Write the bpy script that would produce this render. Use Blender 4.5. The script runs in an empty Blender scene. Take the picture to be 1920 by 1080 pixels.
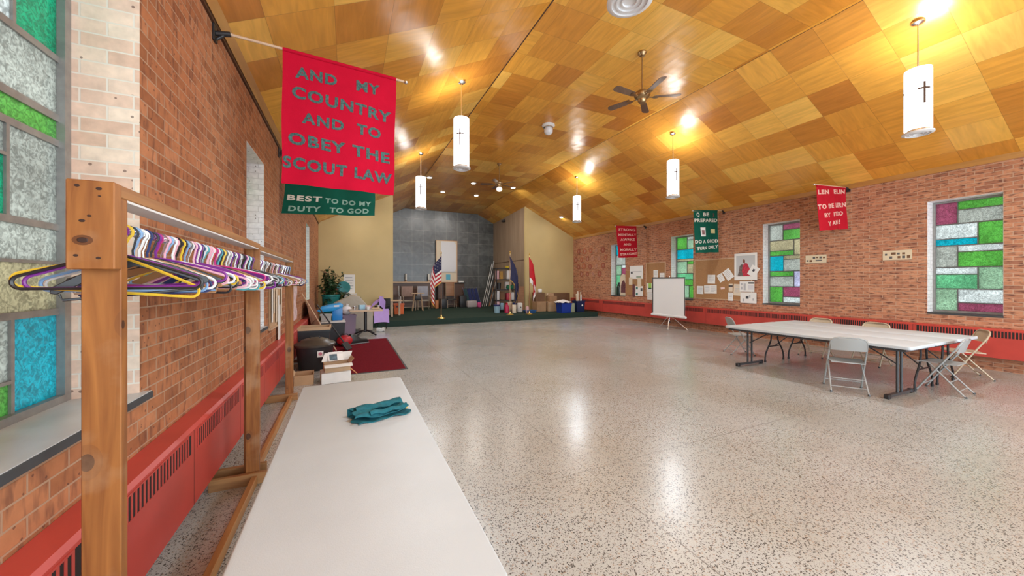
import bpy, bmesh, math, random
from mathutils import Vector, Matrix, Euler
random.seed(7)
PI = math.pi
scene = bpy.context.scene
C = scene.collection
# ------------------------------------------------------------------ camera, world, light, exposure
cam_d = bpy.data.cameras.new('camera')
cam = bpy.data.objects.new('camera', cam_d)
C.objects.link(cam)
cam.location = (0, 0, 1.6)
cam.rotation_euler = (PI/2, 0, -math.radians(24.45))
cam_d.sensor_width = 36
cam_d.lens = 36*675/1920
cam_d.shift_y = -13/1920
cam_d.clip_start = 0.05
scene.camera = cam
scene.view_settings.view_transform = 'Standard'
scene.view_settings.look = 'None'
scene.view_settings.gamma = 1
scene.view_settings.use_curve_mapping = False
scene.view_settings.exposure = 0.5
world = bpy.data.worlds.new('overcast_sky')
scene.world = world
world.use_nodes = True
wn = world.node_tree.nodes
wn['Background'].inputs[0].default_value = (0.86, 0.94, 1.0, 1)
wn['Background'].inputs[1].default_value = 3.0

def area_light(name, loc, direction, sx, sy, power, color=(1, 1, 1)):
    d = bpy.data.lights.new(name, 'AREA')
    d.shape = 'RECTANGLE'; d.size = sx; d.size_y = sy; d.energy = power; d.color = color
    o = bpy.data.objects.new(name, d); C.objects.link(o)
    o.location = loc
    o.rotation_euler = Vector(direction).to_track_quat('-Z', 'Y').to_euler()
    return o
# added fill lamp behind the camera, standing in for daylight from an unseen end
area_light('added_rear_fill', (4.7, -3.9, 2.3), (0, 1, 0.12), 10.5, 3.6, 240, (0.66, 0.84, 1.0))

# ------------------------------------------------------------------ room measures
WL, XR = -1.04, 10.51          # wall faces
ZE, ZF = 3.82, 5.67            # eave, flat ceiling
C1, C2 = 2.70, 6.78            # ceiling creases
YB, YF, YA = -4.0, 15.5, 19.7  # hall start, end wall, alcove back
AX0, AX1 = 1.675, 7.75         # alcove opening
YS, ZS = 13.2, 0.2             # stage front, stage top
SL = (ZF-ZE)/(C1-WL)
def ceil_z(x):
    return min(ZF, ZE+SL*(x-WL), ZE+SL*(XR-x))

# ------------------------------------------------------------------ materials
MATS = {}
def nt(m):
    return m.node_tree.nodes, m.node_tree.links
def mat(name, col=(0.8, 0.8, 0.8), rough=0.5, metal=0.0, var=0.0, vscale=8.0, bump=0.0, bscale=40.0, coat=0.0, spec=0.5, sheen=0.0, alpha=None):
    """plain procedural surface: base colour with a little noise variation and bump"""
    if name in MATS: return MATS[name]
    m = bpy.data.materials.new(name); m.use_nodes = True
    n, l = nt(m); b = n['Principled BSDF']
    b.inputs['Base Color'].default_value = (*col, 1)
    b.inputs['Roughness'].default_value = rough
    b.inputs['Metallic'].default_value = metal
    b.inputs['Coat Weight'].default_value = coat
    b.inputs['Specular IOR Level'].default_value = spec
    b.inputs['Sheen Weight'].default_value = sheen
    if var or bump:
        tc = n.new('ShaderNodeTexCoord')
    if var:
        no = n.new('ShaderNodeTexNoise'); no.inputs['Scale'].default_value = vscale; no.inputs['Detail'].default_value = 4
        l.new(tc.outputs['Object'], no.inputs['Vector'])
        r = n.new('ShaderNodeMapRange'); r.inputs['From Min'].default_value = 0.3; r.inputs['From Max'].default_value = 0.7
        r.inputs['To Min'].default_value = 1-var; r.inputs['To Max'].default_value = 1+var
        l.new(no.outputs['Fac'], r.inputs['Value'])
        mx = n.new('ShaderNodeVectorMath'); mx.operation = 'SCALE'
        mx.inputs[0].default_value = col
        l.new(r.outputs[0], mx.inputs['Scale']); l.new(mx.outputs[0], b.inputs['Base Color'])
    if bump:
        nb = n.new('ShaderNodeTexNoise'); nb.inputs['Scale'].default_value = bscale; nb.inputs['Detail'].default_value = 3
        l.new(tc.outputs['Object'], nb.inputs['Vector'])
        bp = n.new('ShaderNodeBump'); bp.inputs['Strength'].default_value = bump; bp.inputs['Distance'].default_value = 0.01
        l.new(nb.outputs['Fac'], bp.inputs['Height']); l.new(bp.outputs[0], b.inputs['Normal'])
    MATS[name] = m
    return m

def ramp(n, stops, interp='LINEAR'):
    r = n.new('ShaderNodeValToRGB'); r.color_ramp.interpolation = interp
    e = r.color_ramp.elements
    while len(e) < len(stops): e.new(0.5)
    for i, (p, c) in enumerate(stops):
        e[i].position = p; e[i].color = (*c, 1)
    return r
def math_node(n, l, op, a, b=None, c=None):
    m = n.new('ShaderNodeMath'); m.operation = op
    for i, x in enumerate((a, b, c)):
        if x is None: continue
        if isinstance(x, (int, float)): m.inputs[i].default_value = x
        else: l.new(x, m.inputs[i])
    return m.outputs[0]
def mixc(n, l, fac, a, b, blend='MIX'):
    m = n.new('ShaderNodeMix'); m.data_type = 'RGBA'; m.blend_type = blend
    for i, x in ((0, fac), (6, a), (7, b)):
        if isinstance(x, (int, float)): m.inputs[i].default_value = x
        elif isinstance(x, tuple): m.inputs[i].default_value = (*x, 1)
        else: l.new(x, m.inputs[i])
    return m.outputs[2]

def brick_mat(name, stops, mortar, course=0.0745, length=0.21, smear=None):
    m = bpy.data.materials.new(name); m.use_nodes = True
    n, l = nt(m); b = n['Principled BSDF']
    g = n.new('ShaderNodeNewGeometry')
    sp = n.new('ShaderNodeSeparateXYZ'); l.new(g.outputs['Position'], sp.inputs[0])
    u = math_node(n, l, 'ADD', sp.outputs[0], sp.outputs[1])
    cb = n.new('ShaderNodeCombineXYZ'); l.new(u, cb.inputs[0]); l.new(sp.outputs[2], cb.inputs[1])
    br = n.new('ShaderNodeTexBrick'); l.new(cb.outputs[0], br.inputs['Vector'])
    br.inputs['Scale'].default_value = 1.0
    br.inputs['Brick Width'].default_value = length; br.inputs['Row Height'].default_value = course
    br.inputs['Mortar Size'].default_value = 0.0045; br.inputs['Mortar Smooth'].default_value = 0.15
    br.inputs['Color1'].default_value = (0, 0, 0, 1); br.inputs['Color2'].default_value = (1, 1, 1, 1)
    br.inputs['Bias'].default_value = 0.0
    rp = ramp(n, stops); l.new(br.outputs['Color'], rp.inputs[0])
    no = n.new('ShaderNodeTexNoise'); no.inputs['Scale'].default_value = 18; no.inputs['Detail'].default_value = 6
    l.new(g.outputs['Position'], no.inputs['Vector'])
    sc = n.new('ShaderNodeMapRange'); sc.inputs['To Min'].default_value = 0.72; sc.inputs['To Max'].default_value = 1.28
    l.new(no.outputs['Fac'], sc.inputs['Value'])
    vm = n.new('ShaderNodeVectorMath'); vm.operation = 'SCALE'; l.new(rp.outputs[0], vm.inputs[0]); l.new(sc.outputs[0], vm.inputs['Scale'])
    if smear:                                  # darker flashed patches fired into the brick faces
        mp = n.new('ShaderNodeMapping'); mp.inputs['Scale'].default_value = (smear[0], smear[1], 1); l.new(cb.outputs[0], mp.inputs['Vector'])
        ns = n.new('ShaderNodeTexNoise'); ns.inputs['Scale'].default_value = 1.0; ns.inputs['Detail'].default_value = 3; l.new(mp.outputs[0], ns.inputs['Vector'])
        ms = n.new('ShaderNodeMapRange'); ms.inputs['From Min'].default_value = 0.51; ms.inputs['From Max'].default_value = 0.66; ms.inputs['To Max'].default_value = smear[2]
        l.new(ns.outputs['Fac'], ms.inputs['Value'])
        face = mixc(n, l, ms.outputs[0], vm.outputs[0], (0.10, 0.042, 0.034))
    else: face = vm.outputs[0]
    # small iron spots on the face of the bricks
    vo = n.new('ShaderNodeTexVoronoi'); vo.inputs['Scale'].default_value = 30
    l.new(g.outputs['Position'], vo.inputs['Vector'])
    sv = n.new('ShaderNodeSeparateColor'); l.new(vo.outputs['Color'], sv.inputs[0])
    spot = math_node(n, l, 'MULTIPLY', math_node(n, l, 'LESS_THAN', vo.outputs['Distance'], 0.22), math_node(n, l, 'GREATER_THAN', sv.outputs[0], 0.86))
    c1 = mixc(n, l, math_node(n, l, 'MULTIPLY', spot, 0.7), face, (0.10, 0.045, 0.035))
    c2 = mixc(n, l, br.outputs['Fac'], c1, mortar)
    l.new(c2, b.inputs['Base Color'])
    b.inputs['Roughness'].default_value = 0.75
    b.inputs['Specular IOR Level'].default_value = 0.3
    h = math_node(n, l, 'SUBTRACT', math_node(n, l, 'MULTIPLY', no.outputs['Fac'], 0.25), br.outputs['Fac'])
    bp = n.new('ShaderNodeBump'); bp.inputs['Strength'].default_value = 0.5; bp.inputs['Distance'].default_value = 0.006
    l.new(h, bp.inputs['Height']); l.new(bp.outputs[0], b.inputs['Normal'])
    return m
M_BRICK_R = brick_mat('spotted_red_brick', [(0.0, (0.34, 0.145, 0.085)), (0.15, (0.43, 0.19, 0.105)), (0.6, (0.49, 0.22, 0.12)), (1.0, (0.56, 0.27, 0.15))], (0.52, 0.35, 0.24), 0.0725, 0.21, (9, 32, 0.8))
M_BRICK_L = brick_mat('orange_red_brick', [(0.0, (0.31, 0.12, 0.053)), (0.3, (0.40, 0.16, 0.07)), (0.7, (0.45, 0.185, 0.082)), (1.0, (0.50, 0.22, 0.105))], (0.43, 0.28, 0.18), 0.0765, 0.21, (22, 5, 0.55))
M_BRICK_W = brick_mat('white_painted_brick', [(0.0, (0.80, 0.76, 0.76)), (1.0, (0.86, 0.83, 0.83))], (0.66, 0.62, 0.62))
M_BRICK_P = brick_mat('daylit_pale_brick', [(0.0, (0.70, 0.47, 0.35)), (0.5, (0.78, 0.57, 0.44)), (1.0, (0.84, 0.68, 0.54))], (0.78, 0.70, 0.60))  # bright daylight on the near window's reveal, put into the brick colour

def ceiling_mat():
    m = bpy.data.materials.new('plywood_ceiling_panels'); m.use_nodes = True
    n, l = nt(m); b = n['Principled BSDF']
    uv = n.new('ShaderNodeUVMap'); uv.uv_map = 'panels'
    sc = n.new('ShaderNodeVectorMath'); sc.operation = 'SCALE'; sc.inputs['Scale'].default_value = 1/0.63
    l.new(uv.outputs[0], sc.inputs[0])
    fl = n.new('ShaderNodeVectorMath'); fl.operation = 'FLOOR'; l.new(sc.outputs[0], fl.inputs[0])
    fr = n.new('ShaderNodeVectorMath'); fr.operation = 'FRACTION'; l.new(sc.outputs[0], fr.inputs[0])
    wn_ = n.new('ShaderNodeTexWhiteNoise'); wn_.noise_dimensions = '2D'; l.new(fl.outputs[0], wn_.inputs['Vector'])
    sw = n.new('ShaderNodeSeparateColor'); l.new(wn_.outputs['Color'], sw.inputs[0])
    tone = ramp(n, [(0.0, (0.54, 0.20, 0.026)), (0.22, (0.69, 0.295, 0.038)), (0.6, (0.80, 0.38, 0.054)), (0.85, (0.87, 0.46, 0.078)), (1.0, (0.93, 0.55, 0.12))])
    l.new(wn_.outputs['Value'], tone.inputs[0])
    # grain, along or across depending on the panel, shifted per panel
    sh = n.new('ShaderNodeVectorMath'); sh.operation = 'SCALE'; sh.inputs['Scale'].default_value = 7.0
    l.new(wn_.outputs['Color'], sh.inputs[0])
    ad = n.new('ShaderNodeVectorMath'); ad.operation = 'ADD'; l.new(sc.outputs[0], ad.inputs[0]); l.new(sh.outputs[0], ad.inputs[1])
    g = []
    for sx, sy in ((1.2, 9), (9, 1.2)):
        mp = n.new('ShaderNodeMapping'); mp.inputs['Scale'].default_value = (sx, sy, 1)
        l.new(ad.outputs[0], mp.inputs['Vector'])
        no = n.new('ShaderNodeTexNoise'); no.inputs['Scale'].default_value = 1.0; no.inputs['Detail'].default_value = 5; no.inputs['Distortion'].default_value = 0.8
        l.new(mp.outputs[0], no.inputs['Vector']); g.append(no.outputs['Fac'])
    sel = math_node(n, l, 'GREATER_THAN', sw.outputs[1], 0.7)
    mxv = n.new('ShaderNodeMix'); l.new(sel, mxv.inputs[0]); l.new(g[0], mxv.inputs[2]); l.new(g[1], mxv.inputs[3])
    gr = n.new('ShaderNodeMapRange'); gr.inputs['From Min'].default_value = 0.3; gr.inputs['From Max'].default_value = 0.7
    gr.inputs['To Min'].default_value = 0.86; gr.inputs['To Max'].default_value = 1.12
    l.new(mxv.outputs[0], gr.inputs['Value'])
    vm = n.new('ShaderNodeVectorMath'); vm.operation = 'SCALE'; l.new(tone.outputs[0], vm.inputs[0]); l.new(gr.outputs[0], vm.inputs['Scale'])
    sf = n.new('ShaderNodeSeparateXYZ'); l.new(fr.outputs[0], sf.inputs[0])
    def edge(o):
        d = math_node(n, l, 'ABSOLUTE', math_node(n, l, 'SUBTRACT', o, 0.5))
        return math_node(n, l, 'GREATER_THAN', d, 0.4955)
    seam = math_node(n, l, 'MAXIMUM', edge(sf.outputs[0]), edge(sf.outputs[1]))
    col = mixc(n, l, math_node(n, l, 'MULTIPLY', seam, 0.45), vm.outputs[0], (0.16, 0.07, 0.02))
    l.new(col, b.inputs['Base Color'])
    b.inputs['Roughness'].default_value = 0.27
    b.inputs['Specular IOR Level'].default_value = 0.7
    # every sheet of plywood is bowed a little: height = random tilt + soft noise
    tx = math_node(n, l, 'MULTIPLY', math_node(n, l, 'SUBTRACT', sw.outputs[0], 0.5), math_node(n, l, 'SUBTRACT', sf.outputs[0], 0.5))
    ty = math_node(n, l, 'MULTIPLY', math_node(n, l, 'SUBTRACT', sw.outputs[2], 0.5), math_node(n, l, 'SUBTRACT', sf.outputs[1], 0.5))
    no2 = n.new('ShaderNodeTexNoise'); no2.inputs['Scale'].default_value = 1.6; no2.inputs['Detail'].default_value = 1
    l.new(ad.outputs[0], no2.inputs['Vector'])
    hh = math_node(n, l, 'ADD', math_node(n, l, 'ADD', tx, ty), math_node(n, l, 'MULTIPLY', no2.outputs['Fac'], 0.7))
    bp = n.new('ShaderNodeBump'); bp.inputs['Strength'].default_value = 0.7; bp.inputs['Distance'].default_value = 0.03
    l.new(hh, bp.inputs['Height']); l.new(bp.outputs[0], b.inputs['Normal'])
    return m

def terrazzo_mat():
    m = bpy.data.materials.new('polished_terrazzo'); m.use_nodes = True
    n, l = nt(m); b = n['Principled BSDF']
    g = n.new('ShaderNodeNewGeometry'); P = g.outputs['Position']
    no = n.new('ShaderNodeTexNoise'); no.inputs['Scale'].default_value = 0.55; no.inputs['Detail'].default_value = 2.5; l.new(P, no.inputs['Vector'])
    base = ramp(n, [(0.3, (0.39, 0.37, 0.325)), (0.55, (0.46, 0.47, 0.45)), (0.75, (0.49, 0.51, 0.51))]); l.new(no.outputs['Fac'], base.inputs[0])
    nf = n.new('ShaderNodeTexNoise'); nf.inputs['Scale'].default_value = 160; nf.inputs['Detail'].default_value = 3; l.new(P, nf.inputs['Vector'])
    fine = n.new('ShaderNodeMapRange'); fine.inputs['From Min'].default_value = 0.35; fine.inputs['From Max'].default_value = 0.65
    fine.inputs['To Min'].default_value = 0.86; fine.inputs['To Max'].default_value = 1.1; l.new(nf.outputs['Fac'], fine.inputs['Value'])
    vm = n.new('ShaderNodeVectorMath'); vm.operation = 'SCALE'; l.new(base.outputs[0], vm.inputs[0]); l.new(fine.outputs[0], vm.inputs['Scale'])
    col = vm.outputs[0]
    wob = n.new('ShaderNodeTexNoise'); wob.inputs['Scale'].default_value = 120; l.new(P, wob.inputs['Vector'])
    wv = n.new('ShaderNodeVectorMath'); wv.operation = 'MULTIPLY_ADD'; wv.inputs[1].default_value = (0.006, 0.006, 0.0)
    l.new(wob.outputs['Color'], wv.inputs[0]); l.new(P, wv.inputs[2])
    for scale, dist, keep, cc, op in ((80, 0.50, 0.54, (0.04, 0.037, 0.035), 0.92), (115, 0.5, 0.58, (0.14, 0.125, 0.11), 0.85), (60, 0.42, 0.72, (0.34, 0.25, 0.18), 0.7)):
        v = n.new('ShaderNodeTexVoronoi'); v.voronoi_dimensions = '2D'; v.inputs['Scale'].default_value = scale; l.new(wv.outputs[0], v.inputs['Vector'])
        s = n.new('ShaderNodeSeparateColor'); l.new(v.outputs['Color'], s.inputs[0])
        lim = math_node(n, l, 'MULTIPLY', s.outputs[1], dist)
        k = math_node(n, l, 'MULTIPLY', math_node(n, l, 'LESS_THAN', v.outputs['Distance'], lim), math_node(n, l, 'GREATER_THAN', s.outputs[0], keep))
        col = mixc(n, l, math_node(n, l, 'MULTIPLY', k, op), col, cc)
    # divider joints every 3.07 m
    sp = n.new('ShaderNodeSeparateXYZ'); l.new(P, sp.inputs[0])
    js = []
    for o, off in ((sp.outputs[0], 1.84), (sp.outputs[1], 2.5)):
        f = math_node(n, l, 'FRACT', math_node(n, l, 'DIVIDE', math_node(n, l, 'ADD', o, 30.7-off), 3.07))
        js.append(math_node(n, l, 'LESS_THAN', f, 0.0028))
    j = math_node(n, l, 'MULTIPLY', math_node(n, l, 'MAXIMUM', js[0], js[1]), math_node(n, l, 'MULTIPLY', no.outputs['Fac'], 1.1))
    col = mixc(n, l, j, col, (0.13, 0.12, 0.11))
    l.new(col, b.inputs['Base Color'])
    rr = n.new('ShaderNodeMapRange'); rr.inputs['To Min'].default_value = 0.18; rr.inputs['To Max'].default_value = 0.36
    nr = n.new('ShaderNodeTexNoise'); nr.inputs['Scale'].default_value = 0.8; nr.inputs['Detail'].default_value = 1; l.new(P, nr.inputs['Vector'])
    l.new(nr.outputs['Fac'], rr.inputs['Value']); l.new(rr.outputs[0], b.inputs['Roughness'])
    b.inputs['Specular IOR Level'].default_value = 0.6
    b.inputs['Coat Weight'].default_value = 0.25; b.inputs['Coat Roughness'].default_value = 0.22
    nb = n.new('ShaderNodeTexNoise'); nb.inputs['Scale'].default_value = 2.2; nb.inputs['Detail'].default_value = 2; l.new(P, nb.inputs['Vector'])
    bp = n.new('ShaderNodeBump'); bp.inputs['Strength'].default_value = 0.12; bp.inputs['Distance'].default_value = 0.02
    l.new(nb.outputs['Fac'], bp.inputs['Height']); l.new(bp.outputs[0], b.inputs['Normal'])
    return m

def slate_mat():
    m = bpy.data.materials.new('slate_tile_wall'); m.use_nodes = True
    n, l = nt(m); b = n['Principled BSDF']
    g = n.new('ShaderNodeNewGeometry'); sp = n.new('ShaderNodeSeparateXYZ'); l.new(g.outputs['Position'], sp.inputs[0])
    cb = n.new('ShaderNodeCombineXYZ'); l.new(sp.outputs[0], cb.inputs[0]); l.new(sp.outputs[2], cb.inputs[1])
    br = n.new('ShaderNodeTexBrick'); br.offset = 0.0; l.new(cb.outputs[0], br.inputs['Vector'])
    br.inputs['Scale'].default_value = 1; br.inputs['Brick Width'].default_value = 0.62; br.inputs['Row Height'].default_value = 0.62
    br.inputs['Mortar Size'].default_value = 0.008; br.inputs['Color1'].default_value = (0.055, 0.06, 0.058, 1); br.inputs['Color2'].default_value = (0.10, 0.105, 0.10, 1)
    br.inputs['Mortar'].default_value = (0.22, 0.22, 0.20, 1)
    no = n.new('ShaderNodeTexNoise'); no.inputs['Scale'].default_value = 2.3; no.inputs['Detail'].default_value = 8; no.inputs['Distortion'].default_value = 1.2
    l.new(g.outputs['Position'], no.inputs['Vector'])
    mr = n.new('ShaderNodeMapRange'); mr.inputs['From Min'].default_value = 0.3; mr.inputs['From Max'].default_value = 0.75; mr.inputs['To Min'].default_value = 0.5; mr.inputs['To Max'].default_value = 1.45
    l.new(no.outputs['Fac'], mr.inputs['Value'])
    vm = n.new('ShaderNodeVectorMath'); vm.operation = 'SCALE'; l.new(br.outputs['Color'], vm.inputs[0]); l.new(mr.outputs[0], vm.inputs['Scale'])
    l.new(vm.outputs[0], b.inputs['Base Color'])
    b.inputs['Roughness'].default_value = 0.3
    b.inputs['Specular IOR Level'].default_value = 0.7
    bp = n.new('ShaderNodeBump'); bp.inputs['Strength'].default_value = 0.35; bp.inputs['Distance'].default_value = 0.02
    l.new(no.outputs['Fac'], bp.inputs['Height']); l.new(bp.outputs[0], b.inputs['Normal'])
    return m

def wood_mat(name, c_dark, c_light, rough=0.5, axis='Z', scale=1.0, knots=False):
    if name in MATS: return MATS[name]
    m = bpy.data.materials.new(name); m.use_nodes = True
    n, l = nt(m); b = n['Principled BSDF']
    tc = n.new('ShaderNodeTexCoord')
    mp = n.new('ShaderNodeMapping')
    s = {'X': (1.2, 16, 16), 'Y': (16, 1.2, 16), 'Z': (16, 16, 1.2)}[axis]
    mp.inputs['Scale'].default_value = tuple(x*scale for x in s)
    l.new(tc.outputs['Object'], mp.inputs['Vector'])
    no = n.new('ShaderNodeTexNoise'); no.inputs['Scale'].default_value = 1.0; no.inputs['Detail'].default_value = 6; no.inputs['Distortion'].default_value = 1.6
    l.new(mp.outputs[0], no.inputs['Vector'])
    r = ramp(n, [(0.3, c_dark), (0.7, c_light)]); l.new(no.outputs['Fac'], r.inputs[0])
    col = r.outputs[0]
    if knots:
        mk = n.new('ShaderNodeMapping'); mk.inputs['Scale'].default_value = (11, 11, 7)
        l.new(tc.outputs['Object'], mk.inputs['Vector'])
        v = n.new('ShaderNodeTexVoronoi'); v.inputs['Scale'].default_value = 1.0; l.new(mk.outputs[0], v.inputs['Vector'])
        sv = n.new('ShaderNodeSeparateColor'); l.new(v.outputs['Color'], sv.inputs[0])
        lim = math_node(n, l, 'MULTIPLY', sv.outputs[1], 0.26)
        on = math_node(n, l, 'GREATER_THAN', sv.outputs[0], 0.62)
        k = math_node(n, l, 'MULTIPLY', math_node(n, l, 'LESS_THAN', v.outputs['Distance'], lim), on)
        halo = math_node(n, l, 'MULTIPLY', math_node(n, l, 'LESS_THAN', v.outputs['Distance'], math_node(n, l, 'MULTIPLY', lim, 1.7)), on)
        col = mixc(n, l, math_node(n, l, 'MULTIPLY', halo, 0.35), col, (0.16, 0.06, 0.02))
        col = mixc(n, l, math_node(n, l, 'MULTIPLY', k, 0.85), col, (0.04, 0.015, 0.008))
        n3 = n.new('ShaderNodeTexNoise'); n3.inputs['Scale'].default_value = 3.5; n3.inputs['Detail'].default_value = 8; l.new(tc.outputs['Object'], n3.inputs['Vector'])
        wear = n.new('ShaderNodeMapRange'); wear.inputs['From Min'].default_value = 0.55; wear.inputs['From Max'].default_value = 0.70; l.new(n3.outputs['Fac'], wear.inputs['Value'])
        col = mixc(n, l, math_node(n, l, 'MULTIPLY', wear.outputs[0], 0.45), col, (0.50, 0.33, 0.19))
    l.new(col, b.inputs['Base Color'])
    b.inputs['Roughness'].default_value = rough
    bp = n.new('ShaderNodeBump'); bp.inputs['Strength'].default_value = 0.15; bp.inputs['Distance'].default_value = 0.004
    l.new(no.outputs['Fac'], bp.inputs['Height']); l.new(bp.outputs[0], b.inputs['Normal'])
    MATS[name] = m
    return m

def glass_mat(name, col):
    """obscured coloured glass: passes the daylight outside, pebbled and glossy"""
    if name in MATS: return MATS[name]
    m = bpy.data.materials.new(name); m.use_nodes = True
    n, l = nt(m); out = n['Material Output']; n.remove(n['Principled BSDF'])
    g = n.new('ShaderNodeNewGeometry')
    no = n.new('ShaderNodeTexNoise'); no.inputs['Scale'].default_value = 34; no.inputs['Detail'].default_value = 1; no.inputs['Distortion'].default_value = 2.2
    l.new(g.outputs['Position'], no.inputs['Vector'])
    mr = n.new('ShaderNodeMapRange'); mr.inputs['From Min'].default_value = 0.38; mr.inputs['From Max'].default_value = 0.62
    mr.inputs['To Min'].default_value = 0.66; mr.inputs['To Max'].default_value = 1.16
    l.new(no.outputs['Fac'], mr.inputs['Value'])
    n2 = n.new('ShaderNodeTexNoise'); n2.inputs['Scale'].default_value = 2.5; l.new(g.outputs['Position'], n2.inputs['Vector'])
    mr2 = n.new('ShaderNodeMapRange'); mr2.inputs['To Min'].default_value = 0.7; mr2.inputs['To Max'].default_value = 1.3; l.new(n2.outputs['Fac'], mr2.inputs['Value'])
    vm = n.new('ShaderNodeVectorMath'); vm.operation = 'SCALE'; vm.inputs[0].default_value = col
    l.new(math_node(n, l, 'MULTIPLY', mr.outputs[0], mr2.outputs[0]), vm.inputs['Scale'])
    tr = n.new('ShaderNodeBsdfTranslucent'); l.new(vm.outputs[0], tr.inputs['Color'])
    gl = n.new('ShaderNodeBsdfGlossy'); gl.inputs['Roughness'].default_value = 0.12
    bp = n.new('ShaderNodeBump'); bp.inputs['Strength'].default_value = 0.35; bp.inputs['Distance'].default_value = 0.004
    l.new(no.outputs['Fac'], bp.inputs['Height']); l.new(bp.outputs[0], gl.inputs['Normal'])
    fr = n.new('ShaderNodeFresnel'); fr.inputs['IOR'].default_value = 1.45
    mx = n.new('ShaderNodeMixShader'); l.new(fr.outputs[0], mx.inputs[0]); l.new(tr.outputs[0], mx.inputs[1]); l.new(gl.outputs[0], mx.inputs[2])
    l.new(mx.outputs[0], out.inputs[0])
    MATS[name] = m
    return m

def emit_mat(name, col, strength):
    if name in MATS: return MATS[name]
    m = bpy.data.materials.new(name); m.use_nodes = True
    n, l = nt(m); b = n['Principled BSDF']
    b.inputs['Base Color'].default_value = (*col, 1); b.inputs['Roughness'].default_value = 0.4
    b.inputs['Emission Color'].default_value = (*col, 1); b.inputs['Emission Strength'].default_value = strength
    MATS[name] = m
    return m

# ------------------------------------------------------------------ mesh builder
def word_groups(V, F, size):
    """vertex indices of each word of a text mesh, split where the gap is wide"""
    par = list(range(len(V)))
    def find(a):
        while par[a] != a: par[a] = par[par[a]]; a = par[a]
        return a
    for f in F:
        for a in f[1:]: par[find(a)] = find(f[0])
    isl = {}
    for i in range(len(V)): isl.setdefault(find(i), []).append(i)
    L = sorted(isl.values(), key=lambda q: min(V[i].x for i in q))
    out = []; mx = -1e9
    for q in L:
        x0 = min(V[i].x for i in q)
        if x0-mx > size*0.22 or not out: out.append([])
        out[-1] += q; mx = max(mx, max(V[i].x for i in q))
    return out

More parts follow.
